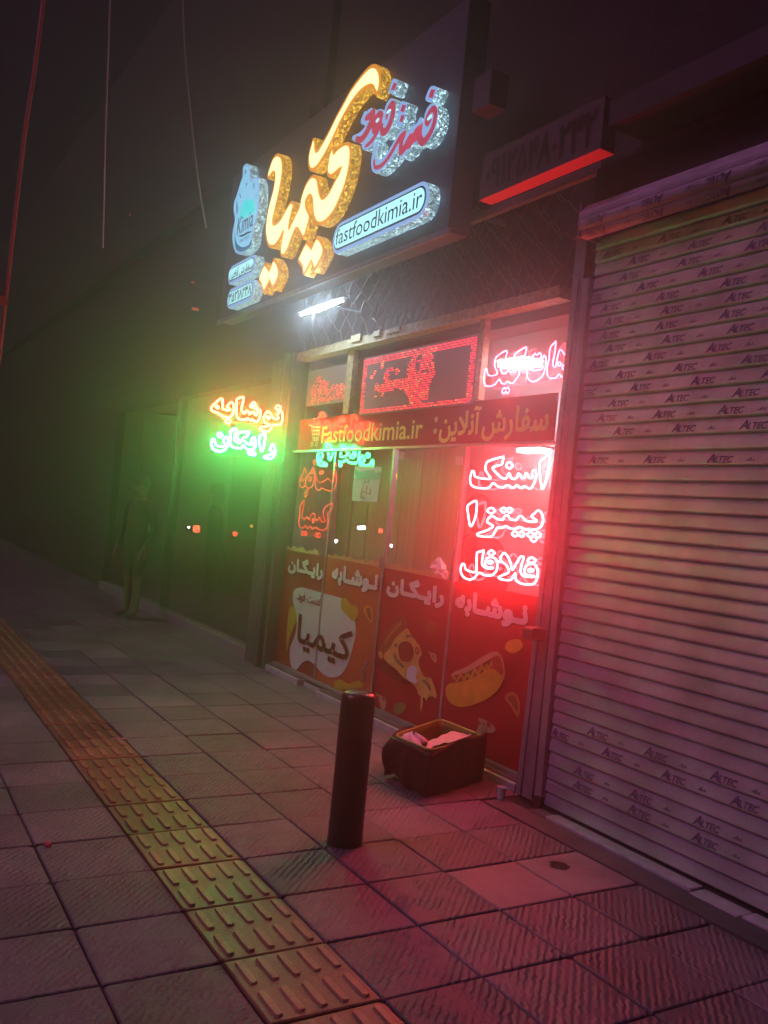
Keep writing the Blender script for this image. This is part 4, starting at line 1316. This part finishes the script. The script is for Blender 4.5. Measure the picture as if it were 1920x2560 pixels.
proj_e2 = neon('neon_word', 'green neon word standing out from the wall below the red one', CG,
     ["245,913 213,960 208,1030 240,1100 320,1137 400,1137 470,1090 507,1000 500,910 460,883 418,960 460,1020 420,1052 340,1047 280,1010 260,960", diamond(360, 848, 42, 38),
      "645,738 555,780 550,900 543,1000 580,1060 650,1077 740,1082 780,1040 820,1080 880,1112 960,1107 1000,1040 1002,950 965,888 918,960 960,1010 900,1022 830,990 765,912 850,870 882,795 780,795 700,810 670,850 670,900 732,962 700,987 640,960 620,900 652,800",
      diamond(905, 1170, 40, 26), diamond(962, 1186, 40, 26), "1167,823 1070,885 1075,1000 1110,1142 1150,1060 1167,950",
      "1310,1018 1258,1110 1300,1150 1280,1200 1148,1240 1180,1266 1290,1272 1342,1200 1352,1100"], 'x', XN, 'neon_green', 0.0105)
pe = empty('projecting_bracket', (-7.7, 3.47, 2.0), 'thin bracket holding the projecting red and green neon words', 'bracket')
MB().tube([(-7.725, 3.48, 1.99), (-7.725, 2.76, 1.99)], 0.004).build('arm', 'dark', pe)
MB().tube([(-7.725, 3.48, 2.30), (-7.725, 2.76, 2.30)], 0.004).build('arm', 'dark', pe)
neon('neon_word', 'dim red outline Persian word low in the left window', CH,
     ["205,943 140,1020 130,1150 113,1290 130,1370 190,1392 220,1350 260,1402 300,1360 340,1412 390,1380 440,1412 520,1432 580,1380 602,1250 590,1140 650,1105 672,983 540,1060 520,1180 557,1280 490,1287 465,1213 420,1272 390,1250 380,1170 350,1148 310,1190 290,1262 250,1208 200,1257 163,1200 185,1080",
      "345,1235 370,1290 350,1312 335,1270", diamond(175, 1482, 20, 38), diamond(228, 1482, 20, 38), diamond(408, 1512, 20, 38), diamond(452, 1512, 22, 42)], 'y', YN, 'neon_dim', 0.0026)
neon('neon_word', 'dim red outline Persian words high in the left window', CH,
     ["210,395 185,480 140,560 128,680 160,720 212,700 232,580 238,480", "350,388 310,470 270,510 230,600 225,690 280,732 340,700 372,560 377,440", "265,738 205,820 225,882 267,800", diamond(370, 305, 18, 45), diamond(340, 460, 24, 30), diamond(175, 590, 22, 30), diamond(300, 580, 30, 36),
      "400,513 388,620 400,730 450,772 490,730 560,762 660,777 712,720 742,560 722,428 690,450 678,520 702,610 640,622 600,568 560,602 520,622 460,642 420,600", diamond(472, 480, 18, 28), diamond(510, 468, 18, 28), diamond(725, 345, 16, 30), diamond(708, 520, 14, 26)], 'y', YN, 'neon_dim', 0.0024)

# ---- LED matrix panels
def led_panel(name, label, x0, x1, z0, z1, test, nx, nz, seed):
    e = empty(name, ((x0 + x1) / 2, 3.57, z0), label, 'LED display')
    MB().box(x0 - 0.01, x1 + 0.01, 3.575, 3.598, z0 - 0.01, z1 + 0.01).build('black_panel', 'panel_dark', e)
    r = random.Random(seed)
    mb = MB()
    dx, dz = (x1 - x0) / nx, (z1 - z0) / nz
    for i in range(nx):
        for j in range(nz):
            v = test((i + 0.5) / nx, (j + 0.5) / nz, r)
            if not v: continue
            mb.cur = 1 if v == 2 else 0
            xa, za = x0 + i * dx, z0 + j * dz
            mb.quad((xa + 0.1 * dx, 3.572, za + 0.28 * dz), (xa + 0.92 * dx, 3.572, za + 0.28 * dz), (xa + 0.92 * dx, 3.572, za + 0.66 * dz), (xa + 0.1 * dx, 3.572, za + 0.66 * dz))
    mb.build('led_dots', ['led_red', 'led_hot'], e, kind='stuff')
    return e
def inside(P, x, y):
    c = False
    n = len(P)
    for i in range(n):
        x1_, y1_ = P[i]; x2_, y2_ = P[i - 1]
        if (y1_ > y) != (y2_ > y) and x < (x2_ - x1_) * (y - y1_) / (y2_ - y1_) + x1_: c = not c
    return c
CL = (760, 820, 0.27728)
c4 = [on_y(*crop_px(CL, p), 3.572) for p in ((555, 270), (1575, 85), (1495, 680), (490, 770))]
px0, px1 = (c4[0].x + c4[3].x) / 2, (c4[1].x + c4[2].x) / 2
pz0, pz1 = (c4[2].z + c4[3].z) / 2, (c4[0].z + c4[1].z) / 2
def uvp(pts):
    o = []
    for p in pts:
        q = on_y(*crop_px(CL, p), 3.572)
        o.append(((q.x - px0) / (px1 - px0), (q.z - pz0) / (pz1 - pz0)))
    return o
polyA = uvp([(800, 345), (820, 380), (780, 400), (760, 440), (780, 480), (930, 450), (940, 330), (1000, 240), (1160, 215), (1170, 300), (1180, 420), (1130, 520), (1110, 640), (1050, 680), (960, 680), (930, 600), (900, 550), (680, 580), (640, 560), (650, 480), (680, 520), (730, 490), (720, 430), (740, 370)])
hole_ = uvp([(1050, 380), (1120, 360), (1130, 390), (1060, 410)])
hole2 = uvp([(1010, 250), (1070, 240), (1050, 330), (1020, 420), (1000, 330)])
speck = [uvp([p])[0] for p in ((710, 320), (710, 330), (705, 345), (640, 400), (620, 430), (840, 385), (850, 390), (700, 610), (710, 600), (645, 620), (610, 440), (835, 400))]
def testA(u, v, r):
    if v > 0.885 or v < 0.075 or u < 0.04 or u > 0.965:
        return 0 if r.random() < 0.10 else (2 if r.random() < 0.06 else 1)
    if inside(polyA, u, v) and not inside(hole_, u, v) and not (inside(hole2, u, v) and r.random() < 0.6):
        return 0 if r.random() < 0.12 else (2 if r.random() < 0.13 else 1)
    for s_ in speck:
        if abs(u - s_[0]) < 0.012 and abs(v - s_[1]) < 0.03: return 2 if r.random() < 0.5 else 1
    return 0
led_panel('led_display', 'wide red LED display with dotted border in the middle top window', px0, px1, pz0, pz1, testA, 72, 26, 3)
c5 = [on_y(*crop_px(CL, p), 3.572) for p in ((40, 400), (410, 330), (400, 640), (30, 700))]
qx0, qx1, qz0, qz1 = (c5[0].x + c5[3].x) / 2, c5[1].x, (c5[2].z + c5[3].z) / 2, (c5[0].z + c5[1].z) / 2
def uvq(pts):
    o = []
    for p in pts:
        q = on_y(*crop_px(CL, p), 3.572); o.append(((q.x - qx0) / (qx1 - qx0), (q.z - qz0) / (qz1 - qz0)))
    return o
polyB = uvq([(60, 560), (80, 510), (120, 440), (150, 430), (180, 470), (220, 480), (240, 520), (330, 495), (410, 470), (400, 620), (300, 640), (230, 650), (220, 690), (140, 690), (40, 680)])
def testB(u, v, r):
    if inside(polyB, u, v): return 0 if r.random() < 0.45 else (2 if r.random() < 0.12 else 1)
    return 0
led_panel('led_display', 'small blurred red LED display in the left top window', qx0, qx1, qz0, qz1, testB, 30, 20, 4)

# ================================================================== BOLLARD
BX, BY = -3.60, 2.125
bo = empty('bollard', (BX, BY, 0), 'short dark round steel bollard standing alone on the pavement', 'bollard')
prof = [(0.083, 0.0), (0.0835, 0.02), (0.082, 0.3), (0.082, 0.672), (0.0795, 0.692), (0.073, 0.706), (0.060, 0.714), (0.03, 0.717), (0.004, 0.718)]
MB().lathe(BX, BY, prof, 40).build('post', 'bollard', bo, smooth=True)
mbc = MB(); mbc.lathe(BX, BY, [(0.090, -0.002), (0.087, 0.002), (0.083, 0.004)], 22)
mbc.build('mortar_collar', 'joint', bo)

# ================================================================== CRATE WITH BAG
ct = empty('plastic_crate', (-4.28, 3.12, 0), 'mustard plastic crate with dark bin bag draped over it by the posters', 'crate')
RZc = 0.265
Lc, Bc, Rc, Fc = Vector((-4.40, 2.88, 0)), Vector((-4.70, 3.41, 0)), Vector((-4.27, 3.43, 0)), Vector((-4.08, 2.91, 0))
cen = (Lc + Bc + Rc + Fc) / 4
def rquad(k, z, rr=0.06, n=5):
    P = [cen + (p - cen) * k for p in (Lc, Bc, Rc, Fc)]
    out = []
    for i in range(4):
        p, a, b = P[i], P[i - 1], P[(i + 1) % 4]
        pa = p + (a - p).normalized() * rr; pb = p + (b - p).normalized() * rr
        for q in range(n):
            t = q / (n - 1)
            out.append(((1 - t) ** 2 * pa + 2 * t * (1 - t) * p + t * t * pb) + Vector((0, 0, z)))
    return out
def loft(mb, loops, cap=True):
    n = len(loops[0])
    for a, b in zip(loops, loops[1:]):
        mb.add(a + b, [(i, (i + 1) % n, n + (i + 1) % n, n + i) for i in range(n)])
    if cap:
        mb.add(loops[-1], [tuple(range(n))])
mb = MB()
loft(mb, [rquad(0.93, 0.02), rquad(1.0, RZc - 0.03), rquad(1.05, RZc - 0.025), rquad(1.05, RZc), rquad(1.0, RZc + 0.002), rquad(0.97, RZc - 0.02), rquad(0.90, 0.035)])
mb.build('crate_body', 'crate', ct, smooth=False)
mb = MB(); mb.tube(rquad(1.045, RZc + 0.002), 0.007, closed=True); mb.build('crate_rim', mat('mustard_rim', (0.30, 0.42, 0.08), 0.4), ct, smooth=True)
# bag skirt over left/front/right sides with folds
def bag_sheet():
    path = []
    P = [Bc * 0.45 + Lc * 0.55, Lc, Fc, Rc, Rc * 0.8 + Bc * 0.2]
    tot = []
    for i in range(len(P) - 1):
        nseg = max(4, int((P[i + 1] - P[i]).length / 0.014))
        for q in range(nseg):
            tot.append(P[i] + (P[i + 1] - P[i]) * q / nseg)
    tot.append(P[-1])
    # round the corners
    for _ in range(3):
        tot = [tot[0]] + [(tot[i - 1] + tot[i] * 2 + tot[i + 1]) / 4 for i in range(1, len(tot) - 1)] + [tot[-1]]
    n = len(tot)
    rows = 13
    vs = []
    r = random.Random(5)
    ph = [r.uniform(0, 6.28) for _ in range(6)]
    for j in range(rows):
        t = j / (rows - 1)
        for i, p in enumerate(tot):
            s = i / (n - 1)
            d = (p - cen); d.z = 0; d.normalize()
            left = max(0.0, 1 - s * 2.2)
            right = max(0.0, (s - 0.45) / 0.55)
            fold = (math.sin(s * 46 + ph[0] + 1.2 * t) * 0.5 + math.sin(s * 83 + ph[1]) * 0.25 + math.sin(s * 17 + ph[2]) * 0.5)
            amp = (0.006 + 0.045 * left) * min(1, t * 3)
            out_ = 0.032 + fold * amp + 0.05 * math.sin(math.pi * min(1, t * 1.15)) * (0.05 + 1.0 * left)
            top = RZc + 0.012 + 0.010 * math.sin(s * 21 + ph[3]) + 0.035 * right - 0.03 * math.exp(-((s - 0.45) / 0.12) ** 2)
            bot = 0.004 + left * (0.07 + 0.05 * math.sin(s * 37 + ph[4]))
            z = top + (bot - top) * t
            q = cen + (p - cen) * 1.0 + d * out_
            vs.append((q.x, q.y, z))
        if j == 0:
            pass
    fs = [(j * n + i, j * n + i + 1, (j + 1) * n + i + 1, (j + 1) * n + i) for j in range(rows - 1) for i in range(n - 1)]
    # inner fold over the rim
    vin = []
    for i, p in enumerate(tot):
        s = i / (n - 1)
        q = cen + (p - cen) * 0.86
        vin.append((q.x, q.y, RZc - 0.08 + 0.02 * math.sin(s * 30)))
    b = len(vs)
    vs += vin
    fs += [(i, b + i, b + i + 1, i + 1) for i in range(n - 1)]
    m = MB(); m.add(vs, fs)
    return m
bag_sheet().build('bin_bag', 'bag', ct, smooth=True)
# milky plastic sheet lying over the right half, and a knotted white bag beside it
mb = MB()
nu, nv = 30, 12
vs = []
for j in range(nv):
    for i in range(nu):
        s_, t = i / (nu - 1), j / (nv - 1)
        depth = 0.34 + 0.10 * math.sin(3.0 * s_) + 0.16 * s_
        q = Fc + (Rc - Fc) * (0.02 + 0.88 * s_) + (Lc - Fc) * 1.25 * t * depth * (0.5 + 0.5 * min(1, s_ * 2.5))
        q = cen + (q - cen) * 1.0
        z = RZc + 0.012 + 0.02 * s_ - 0.045 * math.sin(math.pi * t * 0.55) + 0.007 * math.sin(9 * s_ + 6 * t) + 0.003 * math.sin(31 * s_ - 8 * t)
        vs.append((q.x, q.y, z))
mb.add(vs, [(j * nu + i, j * nu + i + 1, (j + 1) * nu + i + 1, (j + 1) * nu + i) for j in range(nv - 1) for i in range(nu - 1)])
mb.build('plastic_liner', 'clear_bag', ct, smooth=True)
r = random.Random(21)
bc = Lc * 0.55 + Fc * 0.30 + Bc * 0.15
mb = MB()
vs = []
for j in range(12):
    for i in range(18):
        a = 2 * math.pi * i / 18
        t = j / 11
        rr = 0.075 * math.sin(math.pi * (0.04 + 0.92 * t)) * (0.8 + 0.25 * math.sin(5 * a + 6 * t) + 0.12 * r.random())
        vs.append((bc.x + 1.5 * rr * math.cos(a), bc.y + rr * math.sin(a), RZc - 0.075 + 0.10 * t + 0.012 * math.sin(3 * a)))
mb.add(vs, [(j * 18 + i, j * 18 + (i + 1) % 18, (j + 1) * 18 + (i + 1) % 18, (j + 1) * 18 + i) for j in range(11) for i in range(18)])
mb.build('knotted_bag', 'paper', smooth=True, label='small knotted white plastic bag inside the mustard crate', cat='bag')

# small plastic cup by the jamb
p = on_z(1282, 2010, 0)
cup = MB(); cup.lathe(-3.93, 3.33, [(0.02, 0.002), (0.028, 0.07), (0.03, 0.072), (0.024, 0.066), (0.017, 0.01)], 14)
cup.build('plastic_cup', 'paper', label='small white plastic cup on the ground by the door jamb', cat='cup')

# ================================================================== CABLES
def cable(name, label, pix, dist, m, r):
    P = []
    for (u, v), x in zip(pix, dist):
        P.append(on_x(u, v, x))
    L_ = []
    for i in range(len(P) - 1):
        for q in range(6):
            t = q / 6
            a0 = P[max(i - 1, 0)]; a3 = P[min(i + 2, len(P) - 1)]
            L_.append(0.5 * ((2 * P[i]) + (P[i + 1] - a0) * t + (2 * a0 - 5 * P[i] + 4 * P[i + 1] - a3) * t * t + (3 * P[i] - a0 - 3 * P[i + 1] + a3) * t ** 3))
    L_.append(P[-1])
    MB().tube(L_, r, n=6).build(name, m, label=label, cat='cable')
cable('hanging_cable', 'red lit cable hanging at the far left edge', [(118, -90), (108, 0), (85, 180), (62, 330), (35, 560), (15, 740), (0, 870), (-25, 1100)], [-5.2, -5.2, -5.2, -5.2, -5.2, -5.2, -5.2, -5.2], 'cable_red_lit', 0.011)
cable('hanging_cable', 'faint grey cable hanging between the red one and the sign', [(277, -90), (275, 0), (270, 150), (264, 320), (260, 480), (257, 620)], [-7] * 6, 'cable', 0.008)
cable('hanging_cable', 'pale cable hanging down to the left end of the sign', [(454, -90), (457, 0), (464, 150), (476, 280), (490, 410), (503, 500), (515, 570)], [-8.6] * 7, 'cable', 0.010)
tg = on_x(14, 752, -5.18)
MB().box(tg.x - 0.01, tg.x + 0.01, tg.y - 0.03, tg.y + 0.012, tg.z - 0.025, tg.z + 0.025).build('cable_tag', 'tag', label='small pink tag clipped on the red lit cable', cat='tag')

# ================================================================== PEOPLE
def person(name, label, loc, face, joints, edges_, colour, hair=True, scale=1.0):
    """joints: name -> (x, y, z, radius) with +x the way the figure faces"""
    names = list(joints)
    me = bpy.data.meshes.new('body')
    me.from_pydata([joints[n][:3] for n in names], [(names.index(a), names.index(b)) for a, b in edges_], [])
    tmp = bpy.data.objects.new('body', me)
    COL.objects.link(tmp)
    sk = tmp.modifiers.new('skin', 'SKIN')
    sk.use_smooth_shade = True
    for i, n in enumerate(names):
        rr = joints[n][3]
        d = me.skin_vertices[0].data[i]
        d.radius = rr if isinstance(rr, tuple) else (rr, rr)
        d.use_root = (n == 'pelvis')
    sb = tmp.modifiers.new('sub', 'SUBSURF'); sb.levels = 2; sb.render_levels = 2
    bpy.context.view_layer.update()
    dg = bpy.context.evaluated_depsgraph_get()
    out = bpy.data.meshes.new_from_object(tmp.evaluated_get(dg))
    bpy.data.objects.remove(tmp)
    e = empty(name, loc, label, 'person')
    e.rotation_euler = (0, 0, face)
    for key in ('skin', 'cloth', *colour.get('extra', ())):
        out.materials.append(M[key])
    for k, c_ in enumerate((colour['trouser'], colour['shirt'])):
        out.materials.append(M[c_])
    for p in out.polygons:
        z = p.center.z
        if z > joints['neck'][2] - 0.02: p.material_index = 0
        elif z < 0.07: p.material_index = 1
        elif z < colour['hem']: p.material_index = 0
        elif z < joints['pelvis'][2] + 0.02: p.material_index = 2
        else: p.material_index = 3
        if z > 0.74 and z < 0.92 and abs(p.center.y) > 0.165: p.material_index = 0
    o = bpy.data.objects.new('body', out)
    COL.objects.link(o); o.parent = e
    h = joints['head']
    mb = MB()
    n1, n2 = 14, 8
    vs = []
    for j in range(n2 + 1):
        a = math.pi * 0.62 * j / n2
        for i in range(n1):
            b = 2 * math.pi * i / n1
            fx = math.cos(b)
            rr = 0.105
            cut = 1.0 if fx < 0.3 or j < n2 * 0.45 else 0.86
            vs.append((h[0] - 0.012 + rr * 1.08 * math.sin(a) * fx * cut, h[1] + rr * 0.86 * math.sin(a) * math.sin(b), h[2] + 0.03 + rr * 1.12 * math.cos(a)))
    mb.add(vs, [(j * n1 + i, j * n1 + (i + 1) % n1, (j + 1) * n1 + (i + 1) % n1, (j + 1) * n1 + i) for j in range(n2) for i in range(n1)])
    hm = bpy.data.meshes.new('hair'); hm.from_pydata(mb.v, [], mb.f)
    hm.polygons.foreach_set('use_smooth', [True] * len(hm.polygons)); hm.materials.append(M['hair'])
    ho = bpy.data.objects.new('hair', hm); COL.objects.link(ho); ho.parent = e
    return e
def stand(lean=0.0, spread=0.10, lf=0.0):
    J = {'pelvis': (0, 0, 0.95, (0.15, 0.11)), 'waist': (0.01 + lean * 0.3, 0, 1.10, (0.14, 0.10)), 'chest': (0.01 + lean * 0.7, 0, 1.30, (0.165, 0.11)),
         'collar': (lean, 0, 1.44, (0.10, 0.08)), 'neck': (lean + 0.01, 0, 1.50, 0.052), 'jaw': (lean * 1.2 + 0.035, 0, 1.58, 0.062), 'head': (lean * 1.3 + 0.01, 0, 1.66, (0.085, 0.10)), 'crown': (lean * 1.3, 0, 1.72, 0.06),
         'nose': (lean * 1.3 + 0.115, 0, 1.625, 0.012),
         'hip_l': (0, 0.09, 0.88, 0.098), 'knee_l': (0.02 + lf, spread, 0.50, 0.062), 'calf_l': (0.0 + lf, spread, 0.34, 0.058), 'ankle_l': (-0.01 + lf, spread, 0.09, 0.038), 'toe_l': (0.14 + lf, spread + 0.02, 0.035, 0.033),
         'hip_r': (0, -0.09, 0.88, 0.098), 'knee_r': (0.02 - lf, -spread, 0.50, 0.062), 'calf_r': (-lf, -spread, 0.34, 0.058), 'ankle_r': (-0.01 - lf, -spread, 0.09, 0.038), 'toe_r': (0.14 - lf, -spread - 0.02, 0.035, 0.033),
         'sh_l': (lean, 0.17, 1.40, 0.062), 'elbow_l': (lean * 0.8 - 0.02, 0.25, 1.13, 0.043), 'wrist_l': (lean + 0.10, 0.22, 0.90, 0.028), 'hand_l': (lean + 0.14, 0.21, 0.81, 0.026),
         'sh_r': (lean, -0.17, 1.40, 0.062), 'elbow_r': (lean * 0.8 - 0.02, -0.25, 1.13, 0.043), 'wrist_r': (lean + 0.10, -0.22, 0.90, 0.028), 'hand_r': (lean + 0.14, -0.21, 0.81, 0.026)}
    for s_ in ('l', 'r'):
        hx, hy, hz, _ = J['hand_' + s_]
        sg_ = 1 if s_ == 'l' else -1
        for q, (dy, L_) in enumerate(((-0.024, 0.062), (-0.008, 0.072), (0.008, 0.068), (0.024, 0.054))):
            J[f'f{q}a_{s_}'] = (hx + 0.012, hy + dy, hz - L_ * 0.5, 0.009)
            J[f'f{q}b_{s_}'] = (hx + 0.026, hy + dy, hz - L_, 0.008)
        J['thumb_' + s_] = (hx + 0.035, hy - sg_ * 0.02, hz + 0.0, 0.010)
    E_ = [('pelvis', 'waist'), ('waist', 'chest'), ('chest', 'collar'), ('collar', 'neck'), ('neck', 'jaw'), ('jaw', 'head'), ('head', 'crown'), ('jaw', 'nose')]
    for s_ in ('l', 'r'):
        E_ += [('pelvis', 'hip_' + s_), ('hip_' + s_, 'knee_' + s_), ('knee_' + s_, 'calf_' + s_), ('calf_' + s_, 'ankle_' + s_), ('ankle_' + s_, 'toe_' + s_),
               ('collar', 'sh_' + s_), ('sh_' + s_, 'elbow_' + s_), ('elbow_' + s_, 'wrist_' + s_), ('wrist_' + s_, 'hand_' + s_), ('hand_' + s_, 'thumb_' + s_)]
        for q in range(4): E_ += [('hand_' + s_, f'f{q}a_{s_}'), (f'f{q}a_{s_}', f'f{q}b_{s_}')]
    return J, E_
J, E_ = stand(0.0, 0.11, 0.04)
person('person', 'person in dark clothes with bare calves standing near the dark window', (-11.05, 3.10, 0), math.radians(-60), J, E_, dict(trouser='cloth', shirt='cloth', hem=0.52))
J, E_ = stand(0.22, 0.10, 0.0)
person('person', 'person in dark red clothes leaning behind the right window', (-5.22, 4.16, 0), math.radians(180), J, E_, dict(trouser='cloth_p', shirt='cloth_p', hem=0.0))
# crumpled clear bag standing on the counter behind the glass
ctr = empty('counter', (-5.3, 3.85, 0), 'low counter behind the lower posters', 'counter')
MB().box(-5.40, -4.1, 3.68, 3.90, 0.03, 1.04).build('cabinet', 'dark', ctr)
MB().box(-5.42, -4.08, 3.66, 3.92, 1.043, 1.07).build('worktop', 'metal2', ctr)
pb = on_y(1095, 1415, 3.79)
mb = MB()
vs = []
r = random.Random(11)
for j in range(9):
    for i in range(14):
        a = 2 * math.pi * i / 14
        t = j / 8
        rr = 0.10 * math.sin(math.pi * (0.15 + 0.8 * t)) * (0.75 + 0.5 * r.random())
        vs.append((pb.x + rr * math.cos(a), 3.79 + 0.6 * rr * math.sin(a), 1.072 + 0.22 * t))
mb.add(vs, [(j * 14 + i, j * 14 + (i + 1) % 14, (j + 1) * 14 + (i + 1) % 14, (j + 1) * 14 + i) for j in range(8) for i in range(14)])
mb.build('crumpled_bag', 'paper', label='crumpled white plastic bag on the counter behind the third window', cat='bag')

# ================================================================== FAR STREET LIGHTS
def far_sign(label, u, v, x, w, h, m):
    p = on_x(u, v, x)
    e = empty('distant_sign', p, label, 'distant sign')
    MB().box(p.x - 0.05, p.x, p.y - w / 2, p.y + w / 2, p.z - h / 2, p.z + h / 2).build('casing', 'dark', e)
    MB().box(p.x + 0.001, p.x + 0.01, p.y - w * 0.42, p.y + w * 0.42, p.z - h * 0.2, p.z + h * 0.3).build('lit_strip', m, e)
M['far_red'] = emit('far_red', (1, 0.05, 0.03), 0.9)
M['far_white'] = emit('far_white', (0.7, 0.8, 0.8), 1.2)
far_sign('small red lit sign far down the wall, lower of two', 488, 773, -11.2, 0.10, 0.05, 'far_red')
far_sign('small red lit sign far down the wall, upper of two', 482, 706, -11.45, 0.05, 0.03, 'far_red')
far_sign('tiny red light high in the dark at left', 325, 536, -15, 0.03, 0.03, 'far_red')

M['glint_white'] = emit('headlight', (0.8, 0.9, 1.0), 60)
M['glint_red'] = emit('tail_light', (1.0, 0.05, 0.03), 40)
M['glint_orange'] = emit('amber_lamp', (1.0, 0.35, 0.05), 30)
def across(label, u, v, x, r, m):
    p = on_x(u, v, x)
    y = 2 * YG - p.y
    e = empty('far_lamp', (x, y, p.z), label, 'far lamp')
    MB().box(x - 0.06, x, y - r, y + r, p.z - r, p.z + r, r * 0.3).build('casing', 'dark', e)
    MB().box(x + 0.002, x + 0.02, y - r * 0.8, y + r * 0.8, p.z - r * 0.8, p.z + r * 0.8, r * 0.2).build('lens', m, e)
for lab, u, v, m, r in (('white headlight glinting in the second window, left of a pair', 897, 1319, 'glint_white', 0.045), ('white headlight glinting in the second window, right of a pair', 908, 1319, 'glint_white', 0.045),
                        ('small red tail light glinting right of the white pair', 951, 1327, 'glint_red', 0.05), ('pale lamp glinting low in the second window', 839, 1353, 'glint_white', 0.035),
                        ('amber lamp glinting by the second mullion', 985, 1190, 'glint_orange', 0.07), ('white lamp glinting by the second mullion', 977, 1364, 'glint_white', 0.035),
                        ('red square light glinting in the dark left window', 491, 1322, 'glint_red', 0.10), ('small red light glinting in the dark left window', 588, 1335, 'glint_red', 0.07),
                        ('orange point light glinting near the left jamb', 629, 1315, 'glint_orange', 0.04), ('tiny white light glinting far left in the dark window', 437, 1277, 'glint_white', 0.03),
                        ('pale streak light glinting in the dark left window', 472, 1318, 'glint_white', 0.03)):
    across(lab, u, v, -22 if u < 700 else -15, r, m)

# ================================================================== HAZE ADDED FOR LENS BLOOM
HAZE = dict(density=0.050, g=0.885)
hz = MB().box(-62, 8, -16, 11, -1.4, 10).build('bloom_haze', [], kind='stuff')  # thin volume added so lights bloom as through a smeared lens
hm_ = bpy.data.materials.new('bloom_haze')
hm_.use_nodes = True
hn = hm_.node_tree
hn.nodes.clear()
ho_ = hn.nodes.new('ShaderNodeOutputMaterial')
pv = hn.nodes.new('ShaderNodeVolumePrincipled')
pv.inputs['Color'].default_value = (0.95, 0.95, 0.95, 1)
pv.inputs['Density'].default_value = HAZE['density']
pv.inputs['Anisotropy'].default_value = HAZE['g']
hn.links.new(pv.outputs[0], ho_.inputs['Volume'])
hz.data.materials.append(hm_)
